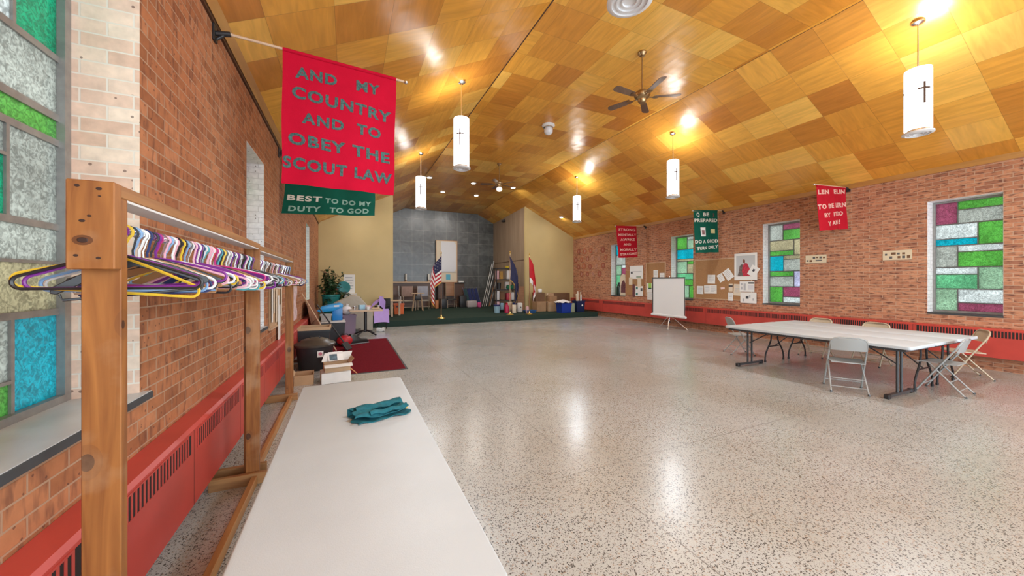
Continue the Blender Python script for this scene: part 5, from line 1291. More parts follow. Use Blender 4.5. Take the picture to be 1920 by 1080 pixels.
small('cup', 'shiny round tin cup at the left of the pedestal table', 'cup', (0.16, 11.42, ptz), _cup(M_CHROME, 0.05, 0.10))
small('plastic_box', 'pale blue plastic box on the pedestal table', 'box', (0.36, 11.5, ptz), _blob('box_body', M_PBLUE, 0.17, 0.14, 0.13), None, 0.3)
small('plastic_box', 'pale pink plastic box on the pedestal table', 'box', (0.53, 11.58, ptz), _blob('box_body', M_PINKP, 0.15, 0.15, 0.10), None, -0.2)
small('cup', 'white cup near the middle of the pedestal table', 'cup', (0.52, 11.30, ptz), _cup(M_WHITEP, 0.05, 0.085))
small('wood_block', 'tan wooden block at the right of the pedestal table', 'block', (0.74, 11.38, ptz), _blob('block_body', M_TANW, 0.22, 0.08, 0.05, 0.004), None, 0.1)
small('tin_can', 'bright tin can on the right corner of the pedestal table', 'can', (0.83, 11.62, ptz), _cup(M_CHROME, 0.045, 0.09))
# pale purple bucket and white bundle left of the table
t = tub('mauve bucket behind the pedestal table column', 'bucket', 'bucket', (0.02, 11.95, 0), 0.36, 0.34, 0.58, 0.1, mat('mauve_plastic', (0.26, 0.17, 0.24), 0.5))
t = thing('plastic_bag', 'knotted white plastic bag on top of the mauve bucket', 'bag', (-0.05, 11.90, 0.59))
b = MB(); b.sphere((0, 0, 0.13), 0.16, 14, 0, (1.0, 0.9, 0.85)); b.build('bag_body', mat('white_film', (0.72, 0.70, 0.74), 0.35, bump=0.8, bscale=18), t, smooth=True)
b = MB(); b.cyl((0, 0, 0.25), (0.03, 0, 0.32), 0.025, 8, 0.05); b.build('knot', M_WHITEP, t)
for i, (x, y, s_) in enumerate(((0.22, 12.15, 1.0), (0.92, 12.10, 1.05))):
    t = thing('wire_coil', ('coil of grey cable on the floor left of the pedestal table foot', 'coil of white cable on the floor right of the pedestal table foot')[i], 'cable', (x, y, 0.0))
    P = []
    for q in range(60):
        a = q*0.55; P.append((0.13*s_*math.cos(a), 0.10*math.sin(a)+0.02*math.sin(a*0.37), 0.012+0.0018*q+0.008*math.sin(a*1.7+q)))
    b = MB(); b.tube(P, 0.010, 6); b.build('cable_loops', (mat('grey_cable', (0.16, 0.16, 0.16), 0.5), M_WHITEP)[i], t, smooth=True)

# grey draped pile, lavender seat, dark cushion, black chair
M_TAUPE = mat('taupe_tarp', (0.40, 0.355, 0.29), 0.8, var=0.07, vscale=4, bump=0.3, bscale=12)
t = thing('draped_sheet', 'taupe sheet draped over a sloping pile at the left stage corner', 'cloth', (0.17, 12.75, 0))
prof = [(-0.62, 0.86), (-0.58, 0.92), (-0.10, 1.14), (0.0, 1.15), (0.16, 1.10), (0.52, 0.66), (0.55, 0.60), (0.55, 0.012), (0.0, 0.012), (-0.30, 0.60)]
b = MB(); b.prism(prof, -0.28, 0.34, M=Matrix(((1, 0, 0, 0), (0, 0, -1, 0), (0, 1, 0, 0), (0, 0, 0, 1)))); b.build('cloth_body', M_TAUPE, t, bevel=0.03, seg=3, smooth=True)
t = thing('lounge_chair', 'lavender plastic lounge seat beside the pedestal table', 'chair', (1.00, 12.60, 0.0))
b = MB(); b.sheet(lambda u, v: (-0.37+0.30*u+0.13*v+0.02, 0.14+0.10*v, 0.70+0.20*v+0.24*u*(1-0.2*v)), 6, 6, 0.018); b.build('side_panel', M_LAV, t, smooth=True)
b = MB(); b.sheet(lambda u, v: (-0.08+0.19*u+0.02*v, 0.11-0.04*v, 0.76+0.03*(1-u)+0.32*v-0.16*u*u), 6, 6, 0.018); b.build('back_panel', M_LAV, t, smooth=True)
b = MB(); b.sheet(lambda u, v: (-0.24+0.47*u, -0.10+0.16*v+0.02*math.sin(u*PI), 0.25+0.42*v-0.03*abs(2*u-1)**3*(1-v)), 10, 8, 0.02); b.build('front_panel', M_LAV, t, smooth=True)
for q in (-0.17, 0.16):
    b = MB(); b.cyl((q, 0.10, 0.0), (q*0.9, 0.06, 0.62), 0.016, 8); b.build('leg', M_BLACK, t)
t = thing('dark_cushion', 'dark maroon cushion propped between taupe sheet and lavender seat', 'cushion', (0.46, 13.35, ZS))
b = MB(); b.box(-0.20, 0.20, -0.05, 0.05, 0.0, 0.84, M=rot_at((0.10, 0, 0.03), (0, -0.45, 0))); b.build('cushion_body', mat('dark_maroon_vinyl', (0.03, 0.016, 0.02), 0.45), t, bevel=0.03, seg=3, smooth=True)
def padded_chair(label, loc, rz, seatm, backm, legm, bz=(0.48, 0.86), w=0.44):
    t = thing('stacking_chair', label, 'chair', loc, rz)
    b = MB(); b.box(-w/2, w/2, -0.20, 0.22, 0.42, 0.47); b.build('seat', seatm, t, bevel=0.02, seg=2, smooth=True)
    b = MB(); b.box(-w/2, w/2, -0.245, -0.205, bz[0], bz[1], M=rot_at((0, -0.01, 0), (0.07, 0, 0))); b.build('backrest', backm, t, bevel=0.018, seg=2, smooth=True)
    for q in (-1, 1):
        b = MB(); b.tube([(q*w*0.5, -0.26, 0.0), (q*w*0.5, -0.215, 0.42), (q*w*0.5, -0.25, bz[1]-0.04)], 0.012, 8); b.build('leg', legm, t, smooth=True)
        b = MB(); b.tube([(q*w*0.5, 0.24, 0.0), (q*w*0.48, 0.19, 0.42)], 0.012, 8); b.build('leg', legm, t, smooth=True)
    b = MB(); b.cyl((-w*0.5, 0.21, 0.20), (w*0.5, 0.21, 0.20), 0.008, 6); b.build('stretcher', legm, t)
    return t
t = padded_chair('black padded chair between the lavender seat and the tan table leg', (1.17, 14.45, ZS), math.radians(160), M_BLACKPL, M_BLACKPL, M_BLACK, (0.30, 0.75), 0.46)
t = thing('side_table', 'small tan-topped table with a square leg beside the orange bin', 'table', (1.62, 15.05, ZS))
b = MB(); b.box(-0.44, 0.34, -0.32, 0.32, 0.60, 0.635); b.build('tabletop', M_TANW, t, bevel=0.004)
for x, y in ((-0.06, -0.22), (-0.38, 0.26), (0.28, 0.26), (-0.38, -0.22)):
    b = MB(); b.box(x-0.035, x+0.035, y-0.035, y+0.035, 0.0, 0.60); b.build('leg', wood_mat('light_tan_wood_upright', (0.50, 0.33, 0.20), (0.62, 0.44, 0.28), 0.45, 'Z', 0.6), t)
t = tub('orange plastic bin on the stage left of the grey chairs', 'bin', 'orange_bin', (1.95, 15.95, ZS), 0.42, 0.36, 0.44, 0.0, mat('orange_plastic', (0.72, 0.13, 0.015), 0.4))
b = MB(); b.box(-0.13, -0.02, -0.225, -0.219, 0.30, 0.345); b.build('dark_label', M_INK, t)
small('bottle', 'grey bottle top sticking out of the orange bin', 'bottle', (1.97, 15.97, ZS+0.012), _bottle(mat('grey_plastic', (0.35, 0.36, 0.38), 0.4), M_WHITEP, 0.06, 0.52))

# plant in its teal pot, poster on the beige wall
t = thing('potted_plant', 'bushy green plant with reddish tips in the left stage corner', 'plant', (-0.56, 14.35, ZS))
M_POT = mat('teal_glazed_pot', (0.01, 0.22, 0.22), 0.4, var=0.08)
b = MB(); b.lathe([(0.0, 0.0), (0.22, 0.0), (0.25, 0.04), (0.29, 0.85), (0.31, 0.86), (0.31, 0.92), (0.275, 0.92), (0.25, 0.82), (0.0, 0.82)], n=28); b.build('pot', M_POT, t, smooth=True)
prn = random.Random(5)
st = MB(); lf = MB(); 
for k_ in range(46):
    a = prn.uniform(0, 2*PI); r_ = prn.uniform(0.05, 0.52); zt = prn.uniform(0.85, 1.95)-0.35*(r_/0.52)**2
    p0 = Vector((0.05*math.cos(a), 0.05*math.sin(a), 0.8)); p2 = Vector((r_*math.cos(a)+0.05, r_*math.sin(a), zt)); p1 = (p0+p2)/2+Vector((0, 0, 0.12))
    pts = [p0*(1-s_)**2+p1*2*s_*(1-s_)+p2*s_*s_ for s_ in [i/5 for i in range(6)]]
    st.tube(pts, 0.007, 5)
    for q in range(20):
        s_ = prn.uniform(0.35, 1.0); c = p0*(1-s_)**2+p1*2*s_*(1-s_)+p2*s_*s_
        d = Vector((prn.uniform(-1, 1), prn.uniform(-1, 1), prn.uniform(-0.7, 0.6))).normalized(); L = prn.uniform(0.10, 0.18); wv = d.cross(Vector((0, 0, 1))).normalized()*L*0.30
        up = Vector((0, 0, 0.012)); e = c+d*L; m_ = c+d*L*0.5+up
        lf.add([c, m_+wv, e-up, m_-wv, m_-up*0.6], [(0, 1, 2), (0, 2, 3), (0, 4, 1), (1, 4, 2), (2, 4, 3), (3, 4, 0)], 1 if (s_ > 0.93 and prn.random() < 0.3) else 0)
for V_ in (st.v, lf.v):
    for p_ in V_: p_.x = max(p_.x, -0.44)
st.build('stems', mat('brown_stems', (0.09, 0.05, 0.03), 0.7), t)
o = lf.build('foliage', [mat('dark_glossy_leaves', (0.030, 0.075, 0.025), 0.4, var=0.5, vscale=15), mat('reddish_leaf_tips', (0.16, 0.05, 0.035), 0.5)], t); o['kind'] = 'stuff'
t = thing('round_teal_tray', 'round teal tray standing behind the plant by the paper poster', 'tray', (-0.16, 14.75, 1.12))
b = MB(); b.lathe([(0.0, 0.0), (0.22, 0.0), (0.235, 0.02), (0.22, 0.035), (0.0, 0.02)], (0, 0, 0.24), 28, 0, Matrix.Rotation(PI/2, 3, 'X')); b.build('tray_disc', M_POT, t, smooth=True)
t = thing('plant_stand', 'white boxy stand behind the plant under the paper poster', 'stand', (0.10, 15.2, ZS), 0)
b = MB(); b.box(-0.28, 0.20, -0.36, 0.28, 0, 0.92); b.build('stand_body', M_WCARD, t, bevel=0.01)
t = thing('paper_poster', 'white paper notice with grey writing on the beige wall behind the plant', 'poster', (0.04, YF-0.004, 1.52))
b = MB(); b.box(-0.20, 0.20, -0.004, 0, -0.40, 0.34); b.build('sheet', M_PAPER, t)
for i in range(5):
    b = MB(); b.box(-0.15, 0.10+0.04*(i % 2), -0.0055, -0.0045, 0.24-0.11*i-0.035, 0.24-0.11*i); b.build('handwritten_line', M_GREYINK, t)
# hung strips on the left wall behind the second rack
t = thing('wall_board', 'tan board with pale strips on the left wall behind the second rack', 'board', (WL+0.003, 6.62, 0.92))
b = MB(); b.box(0.0, 0.015, -0.50, 0.50, 0.0, 0.62); b.build('board_panel', M_CARDL, t)
b = MB(); b.box(0.0, 0.03, -0.52, 0.52, -0.03, 0.0); b.build('lower_rail', M_TANW, t)
for i, (y, z0_, z1_, m) in enumerate(((-0.40, 0.08, 0.58, M_PAPER), (-0.26, 0.2, 0.6, M_CREAMP), (-0.05, 0.05, 0.55, M_CREAMP), (0.12, -0.28, 0.45, M_PAPER), (0.22, -0.36, 0.30, M_PAPER), (0.38, 0.1, 0.6, M_CREAMP))):
    b = MB(); b.box(0.016+0.012, 0.019+0.012, y-0.045, y+0.045, z0_, z1_); b.build('hanging_strip', m, t)
t = thing('wall_hanging', 'narrow pale pink patterned hanging on the left wall beyond the racks', 'banner', (WL+0.003, 8.75, 0.78))
b = MB(); b.sheet(lambda u, v: (0.012+0.01*math.sin(v*9), -0.32+0.64*u, 0.70*v), 8, 16, 0.004); b.build('cloth', mat('pale_pink_patterned_cloth', (0.66, 0.50, 0.50), 0.85, var=0.3, vscale=9), t)
b = MB(); b.box(0.0, 0.02, -0.34, 0.34, 0.70, 0.72); b.build('hanging_bar', M_TANW, t)

# ------------------------------------------------------------------ things on the stage
M_FRAME = mat('tan_metal_frame', (0.45, 0.36, 0.26), 0.4, 0.2)
def arm_chair(label, loc, rz, backm, legm):
    t = thing('arm_chair', label, 'chair', loc, rz, 'metal chairs on the stage')
    b = MB(); b.box(-0.24, 0.24, -0.22, 0.24, 0.43, 0.48); b.build('seat', M_TAUPE, t, bevel=0.015, seg=2, smooth=True)
    b = MB(); b.box(-0.25, 0.25, -0.255, -0.22, 0.66, 1.16, M=rot_at((0, -0.02, 0.0), (0.05, 0, 0))); b.build('backrest', backm, t, bevel=0.012, seg=2, smooth=True)
    for q in (-1, 1):
        b = MB(); b.tube([(q*0.27, -0.29, 0.0), (q*0.265, -0.235, 0.45), (q*0.26, -0.30, 1.16)], 0.014, 8); b.build('leg', legm, t, smooth=True)
        b = MB(); b.tube([(q*0.28, 0.26, 0.0), (q*0.28, 0.23, 0.62), (q*0.28, 0.20, 0.66), (q*0.275, -0.24, 0.68)], 0.014, 8); b.build('leg', legm, t, smooth=True)
    b = MB(); b.cyl((-0.28, 0.255, 0.16), (0.28, 0.255, 0.16), 0.009, 6); b.build('stretcher', legm, t)
    return t
M_GREYFAB = mat('blue_grey_fabric', (0.33, 0.34, 0.40), 0.8, var=0.08); M_ROSEFAB = mat('dusty_rose_fabric', (0.30, 0.20, 0.17), 0.8, var=0.1)
arm_chair('tan metal chair with a dusty rose back on the stage, right of the orange bin', (2.62, 17.7, ZS), math.radians(184), M_ROSEFAB, M_FRAME)
arm_chair('tan metal chair with a blue-grey back on the stage under the ledge', (3.34, 17.8, ZS), math.radians(176), M_GREYFAB, M_FRAME)
t = arm_chair('pale metal chair half hidden behind the beige wall edge', (1.98, 17.95, ZS), math.radians(180), M_DARKW, M_WHITEP)
t = thing('wooden_stool', 'small tan stool with dark bag between the two stage chairs', 'stool', (2.98, 17.3, ZS))
b = MB(); b.box(-0.30, 0.30, -0.10, 0.12, 0.80, 0.84); b.build('seat', M_TANW, t, bevel=0.006)
for x, y in ((-0.24, -0.06), (0.24, -0.06), (-0.24, 0.09), (0.24, 0.09)):
    b = MB(); b.cyl((x*0.6, y, 0.80), (x, y*1.6, 0.0), 0.016, 8); b.build('leg', M_TANW, t)
t['label'] = 'tall narrow tan stool between the two metal stage chairs'
small('handbag', 'black lumpy bag hanging below the tan stool top', 'bag', (2.98, 17.17, ZS+0.50), _blob('bag_body', M_BLACKPL, 0.30, 0.08, 0.22, 0.03))
t = thing('wall_ledge', 'long tan wooden ledge along the slate wall holding two candles', 'shelf', (1.70, YA-0.30, 1.50))
b = MB(); b.box(0.0, 2.56, 0.0, 0.298, 0.0, 0.07); b.build('ledge_board', M_TANW, t, bevel=0.005)
b = MB(); b.box(0.0, 2.56, 0.04, 0.298, -1.29, -0.002); b.build('ledge_front', M_DARKW, t)
for x, lab in ((2.76, 'white candle in a holder on the tan ledge, left of two'), (3.95, 'white candle in a holder on the tan ledge, right of two')):
    t = thing('candle', lab, 'candle', (x, YA-0.18, 1.571), 0, 'candles on the ledge')
    b = MB(); b.lathe([(0.0, 0), (0.06, 0), (0.05, 0.03), (0.02, 0.05), (0.03, 0.09), (0.0, 0.09)], n=14); b.build('candle_holder', M_TANW, t, smooth=True)
    b = MB(); b.lathe([(0.0, 0.091), (0.045, 0.091), (0.045, 0.40), (0.015, 0.42), (0.0, 0.42)], n=14); b.build('wax', mat('white_wax', (0.82, 0.80, 0.74), 0.5), t, smooth=True)
t = thing('cabinet', 'tall dark wooden cabinet under the whiteboard on the stage', 'cabinet', (5.02, YA-0.32, ZS))
b = MB(); b.box(-0.66, 0.80, -0.22, 0.30, 0.0, 1.27); b.build('carcass', M_DARKW, t, bevel=0.008)
b = MB(); b.box(-0.72, 0.86, -0.27, 0.31, 1.271, 1.32); b.build('cabinet_top', mat('black_lacquer', (0.02, 0.018, 0.017), 0.3), t, bevel=0.01)
for q in (-0.3, 0.44):
    b = MB(); b.box(q-0.33, q+0.33, -0.235, -0.221, 0.1, 1.2); d_ = b.build('door', M_DARKW, t, bevel=0.004)
    b = MB(); b.sphere((q+0.26, -0.25, 0.7), 0.02, 8); b.build('knob', M_BRASS, d_)
t = thing('whiteboard', 'tall whiteboard in a tan frame standing against the slate wall', 'board', (4.92, YA-0.14, 1.521))
M_WB = mat('whiteboard_enamel', (0.70, 0.70, 0.72), 0.25)
b = MB(); b.box(-0.56, 0.60, 0.0, 0.03, 0.0, 2.32); b.build('backing_panel', M_CREAMP, t)
b = MB(); P = [(-0.30, 0.60), (0.42, 0.60), (0.54, 0.72), (0.54, 2.10), (0.42, 2.26), (-0.30, 2.26)]
b.prism(P, 0.0, 0.014, M=Matrix(((1, 0, 0, 0), (0, 0, -1, 0), (0, 1, 0, 0), (0, 0, 0, 1)))); b.build('writing_panel', M_WB, t)
lattice(MB(), [-0.58, -0.55, 0.59, 0.62], [0.0, 0.03, 2.29, 2.32], lambda i, j: not (i == 1 and j == 1), -0.005, 0.035, lambda p, q, r: (p, r, q)).build('tan_frame', mat('orange_tan_wood', (0.50, 0.26, 0.12), 0.5), t)
b = MB(); b.box(-0.30, 0.56, -0.02, 0.0, 0.555, 0.595); b.build('marker_tray', M_GREYINK, t)
b = MB(); b.box(-0.02, 0.22, -0.012, -0.0005, 0.16, 0.45); b.build('blue_notice', mat('sky_blue_card', (0.10, 0.42, 0.58), 0.6), t)
small('white_roll', 'white paper roll lying on the dark cabinet right of the whiteboard', 'paper', (5.68, YA-0.40, 1.522), _blob('roll_body', M_PAPER, 0.30, 0.12, 0.09, 0.03))
padded_chair('brown-backed chair with pale legs in front of the dark cabinet', (4.92, 18.55, ZS), math.radians(178), M_BLACKPL, M_MIDW, M_FRAME, (0.62, 1.36), 0.46)
b = [o for o in bpy.data.objects if o.name.startswith('stacking_chair')]
small('storage_crate', 'dark low crate on the stage between flag and brown-backed chair', 'box', (4.12, 18.7, ZS), _blob('crate_body', M_CARDD, 0.5, 0.4, 0.42, 0.01))
small('black_case', 'black case standing on the stage right of the brown-backed chair', 'case', (5.56, 18.6, ZS), _blob('case_body', M_BLACKPL, 0.36, 0.3, 0.62, 0.03))
small('black_case', 'black case standing on the stage left of the brown-backed chair', 'case', (4.42, 18.25, ZS), _blob('case_body', M_BLACKPL, 0.34, 0.3, 0.50, 0.03))
small('orange_box', 'small orange box on the stage behind the striped flag pole', 'box', (4.10, 18.3, ZS), _blob('box_body', mat('dull_orange_card', (0.45, 0.17, 0.06), 0.6), 0.16, 0.14, 0.40, 0.006))
# folded blue camp chairs
M_NAVY = mat('navy_canvas', (0.02, 0.03, 0.12), 0.8, var=0.2)
for i in range(4):
    lab = ['first from the left', 'second from the left', 'third from the left', 'nearest the leaning poles'][i]
    t = thing('folded_camp_chair', 'folded dark canvas chair leaning at the slate wall, '+lab, 'chair', (6.02+0.20*i, 18.9, ZS), 0, 'folded camp chairs')
    mm = mat('dark_teal_canvas', (0.02, 0.06, 0.07), 0.8) if i == 0 else M_NAVY
    b = MB(); b.box(-0.07, 0.09, 0.0, 0.03, 0.08, 1.02, M=Matrix.Rotation(-0.25, 4, 'Y')); b.build('canvas', mm, t, bevel=0.012)
    for q in (-0.09, 0.11):
        b = MB(); b.cyl((q, -0.015, 0.01), (q-0.27, 0.05, 1.06), 0.011, 8); b.build('frame_tube', mat('blue_grey_tube', (0.18, 0.22, 0.34), 0.35, 0.4), t)
small('grey_cushion', 'grey flat cushion lying in front of the folded camp chairs', 'cushion', (5.98, 18.35, ZS), _blob('cushion_body', mat('light_grey_fabric', (0.42, 0.38, 0.38), 0.8), 0.55, 0.3, 0.36, 0.06))
small('pink_toy', 'bright pink bundle on the stage by the folded camp chairs', 'bundle', (6.36, 18.2, ZS), _blob('bundle_body', mat('hot_pink_cloth', (0.62, 0.08, 0.26), 0.7, var=0.3), 0.20, 0.16, 0.26, 0.05))
bpy.data.objects['pink_toy'].name = 'pink_bundle'
PL = [((6.72, 18.72, ZS), (7.50, 19.3, 2.55)), ((6.86, 18.78, ZS), (7.62, 19.3, 2.70)), ((6.98, 18.84, ZS), (7.63, 19.35, 2.0)), ((7.10, 18.70, ZS), (7.64, 19.0, 1.9)), ((7.22, 18.8, ZS), (7.68, 19.15, 1.5))]
for i, (a, c) in enumerate(PL):
    lab = ['silver pole leaning in the alcove corner, farthest left foot', 'silver pole leaning in the alcove corner, second foot from the left', 'grey pole leaning in the alcove corner, middle foot', 'brown wooden pole leaning in the alcove corner', 'short grey pole leaning in the alcove corner, right foot'][i]
    t = thing('leaning_pole', lab, 'pole', a, 0, 'poles leaning in the alcove corner')
    q = Vector(c)-Vector(a); b = MB(); b.cyl((0, 0, 0.0), q, 0.022, 8); b.build('pole_shaft', M_MIDW if i == 3 else mat('dull_silver_tube', (0.38, 0.38, 0.37), 0.4, 0.6), t, smooth=True)
    b = MB(); b.cyl(q, q+q.normalized()*0.03, 0.032, 8); b.build('end_cap', M_WHITEP, t)

# flags on stands
def flag_stand(label, loc, h, polem):
    t = thing('flag_stand', label, 'flag stand', loc, 0, 'flag stands')
    b = MB(); b.lathe([(0.0, 0), (0.15, 0), (0.155, 0.02), (0.10, 0.05), (0.04, 0.07), (0.03, 0.14), (0.0, 0.14)], n=24); b.build('stand_base', M_GOLD, t, smooth=True)
    b = MB(); b.cyl((0, 0, 0.10), (0, 0, h), 0.013, 10); b.build('pole', polem, t, smooth=True)
    b = MB(); b.lathe([(0.0, h), (0.018, h), (0.02, h+0.03), (0.012, h+0.05), (0.03, h+0.085), (0.012, h+0.14), (0.0, h+0.16)], n=12); b.build('finial', M_GOLD, t, smooth=True)
def draped(u, v, x_off, top, hoist, fly, wmax, folds, seed):
    """u along the fly, v down the hoist; cloth hung on an upright pole"""
    s = u**0.8
    z = top-hoist*v-fly*u*(0.92+0.10*v)
    w = wmax*(0.16+0.84*math.sin(min(1.0, (v*0.75+0.25+0.25*u))*PI*0.55))
    x = x_off-w*s*(1-1.2*max(0.0, u-0.40))+0.02*math.sin(u*9+seed+v*2)
    y = -0.015-0.07*math.sin(u*folds*PI+seed*0.3)*(0.3+0.7*v)*(0.4+0.6*u)
    return (x, y, z)
M_FW = mat('white_flag_cloth', (0.74, 0.72, 0.68), 0.8); M_FR = mat('red_flag_cloth', (0.42, 0.012, 0.03), 0.8, var=0.1); M_FN = mat('navy_flag_cloth', (0.02, 0.022, 0.07), 0.8, var=0.1)
M_FG = mat('gold_flag_fringe', (0.60, 0.36, 0.06), 0.7, var=0.2)
flag_stand('brass-footed flag stand of the striped flag at the stage edge', (3.16, 13.34, ZS), 2.36, M_MIDW)
t = thing('flag', 'red and white striped flag with a dark blue starred corner at the stage edge', 'flag', (3.16, 13.34, ZS))
def us_m(u, v):
    if u < 0.42 and v < 0.54: return 2
    return 0 if int(v*13) % 2 == 0 else 1
b = MB(); b.sheet(lambda u, v: draped(u, v, -0.014, 2.34, 0.98, 0.88, 0.80, 5, 0.6), 40, 39, 0.004, 0, us_m); b.build('flag_cloth', [M_FR, M_FW, M_FN], t, smooth=True)
for r_ in range(4):
    for c_ in range(4):
        u0, v0 = 0.06+0.09*c_, 0.08+0.11*r_
        p = Vector(draped(u0, v0, -0.014, 2.34, 0.98, 0.88, 0.80, 5, 0.6)); p.y -= 0.02
        P = []
        for i in range(10):
            rr = 0.016 if i % 2 == 0 else 0.007; a = PI/2+i*PI/5; P.append((rr*math.cos(a), rr*math.sin(a)))
        b = MB(); b.prism(P, 0.0, 0.012, M=Matrix.Translation(p) @ Matrix.Rotation(PI/2, 4, 'X')); b.build('star', M_FW, t)
b = MB(); b.sheet(lambda u, v: Vector(draped(u, 0.985+0.05*v, -0.014, 2.34, 0.98, 0.88, 0.80, 5, 0.6)), 40, 2, 0.005); b.build('gold_fringe', M_FG, t, smooth=True)
flag_stand('brass-footed flag stand of the navy flag before the black shelves', (6.07, 13.55, ZS), 2.50, M_TANW)
t = thing('flag', 'navy flag with a gold emblem hanging before the black shelves', 'flag', (6.07, 13.55, ZS))
def navy(u, v): 
    x, y, z = draped(u, v, 0.014, 2.44, 1.00, 1.05, 0.70, 4, 1.3)
    return (-x+0.05*math.sin(v*3), y, z)
def navy_m(u, v): return 1 if (0.25 < u < 0.62 and 0.38 < v < 0.62 and (math.sin(u*60)+math.sin(v*55)) > -0.5) else 0
b = MB(); b.sheet(navy, 30, 36, 0.004, 0, navy_m); b.build('flag_cloth', [M_FN, M_FG], t, smooth=True)
b = MB(); b.sheet(lambda u, v: navy(u, 0.985+0.03*v), 30, 2, 0.006); b.build('gold_fringe', M_FG, t, smooth=True)
flag_stand('brass-footed flag stand of the plain red flag on the stage', (6.90, 13.42, ZS), 2.42, M_MIDW)
t = thing('flag', 'red flag with a white lower band on the stage, right of the shelves', 'flag', (6.90, 13.42, ZS))
def redf(u, v):
    x, y, z = draped(u, v, 0.014, 2.40, 1.05, 0.80, 0.60, 4, 2.1)
    return (-x, y, z)
def red_m(u, v): return 1 if v > 0.80 or (0.25 < u < 0.5 and 0.34 < v < 0.58 and math.sin(v*60)+math.sin(u*40) > 0) else 0
b = MB(); b.sheet(redf, 30, 36, 0.004, 0, red_m); b.build('flag_cloth', [mat('bright_red_flag_cloth', (0.50, 0.01, 0.02), 0.8, var=0.1), M_FW], t, smooth=True)

# black shelving unit and what stands on it
SX0, SX1, SY, SD = 6.03, 7.03, 15.0, 0.34
t = thing('shelving_unit', 'black plastic shelving unit with five shelves on the stage', 'shelf', (SX0, SY, ZS))
for x in (0.03, SX1-SX0-0.03):
    for y in (0.03, SD-0.03):
        b = MB(); b.cyl((x, y, 0), (x, y, 1.98), 0.028, 10); b.build('upright', M_BLACKPL, t, smooth=True)
SHZ = [0.06, 0.50, 0.98, 1.44, 1.94]
for z in SHZ:
    b = MB(); b.box(-0.01, SX1-SX0+0.01, -0.01, SD+0.01, z, z+0.045); b.build('shelf_board', M_BLACKPL, t, bevel=0.006)
def on_shelf(name, label, cat, x, k_, f, y=SY+0.16):
    return small(name, label, cat, (SX0+x, y, ZS+SHZ[k_]+0.0455), f)
on_shelf('plastic_box', 'pale box at the left of the top open shelf', 'box', 0.12, 3, _blob('box_body', M_PINKP, 0.12, 0.2, 0.38))
on_shelf('cardboard_tube', 'mustard yellow carton on the top open shelf', 'box', 0.30, 3, _blob('box_body', mat('mustard_card', (0.42, 0.24, 0.04), 0.6), 0.13, 0.2, 0.36))
bpy.data.objects['cardboard_tube'].name = 'mustard_carton'
on_shelf('plastic_box', 'white box at the right of the top open shelf', 'box', 0.66, 3, _blob('box_body', M_WHITEP, 0.22, 0.22, 0.40))
on_shelf('yellow_bowl', 'yellow bowl on top of the black shelving unit', 'bowl', 0.62, 4, _cup(mat('lemon_plastic', (0.65, 0.52, 0.04), 0.4), 0.10, 0.10))
on_shelf('black_ball', 'black round pot at the left of the second shelf', 'pot', 0.20, 2, _cup(M_BLACKPL, 0.11, 0.30))
on_shelf('green_cloth', 'dark green heap on the right of the second shelf', 'cloth', 0.74, 2, _blob('heap_body', mat('bottle_green_cloth', (0.01, 0.14, 0.07), 0.8), 0.36, 0.24, 0.20, 0.06))
bpy.data.objects['black_ball'].name = 'black_pot'
on_shelf('plastic_box', 'white box above the green heap', 'box', 0.62, 2, _blob('box_body', M_WHITEP, 0.16, 0.18, 0.34), SY+0.235)
on_shelf('red_tin', 'red tin in the middle of the third shelf', 'tin', 0.66, 1, _blob('tin_body', mat('red_tin_paint', (0.50, 0.03, 0.06), 0.4), 0.22, 0.2, 0.30))
on_shelf('plastic_box', 'white carton at the left of the third shelf', 'box', 0.13, 1, _blob('box_body', M_WHITEP, 0.13, 0.2, 0.40))
on_shelf('brown_bag', 'dark brown bundle on the third shelf behind the navy flag', 'bundle', 0.34, 1, _blob('bundle_body', M_CARDD, 0.22, 0.22, 0.36, 0.04))
on_shelf('plastic_box', 'white boxes at the right of the third shelf', 'box', 0.86, 1, _blob('box_body', M_WHITEP, 0.14, 0.2, 0.34))
on_shelf('plastic_box', 'pale pink box at the left of the lowest shelf', 'box', 0.13, 0, _blob('box_body', M_PINKP, 0.13, 0.22, 0.38))
on_shelf('plastic_box', 'pale blue box on the lowest shelf', 'box', 0.32, 0, _blob('box_body', M_PBLUE, 0.14, 0.22, 0.30))
on_shelf('plastic_box', 'cream box with a red mark on the lowest shelf', 'box', 0.70, 0, _blob('box_body', M_CREAMP, 0.26, 0.24, 0.34))
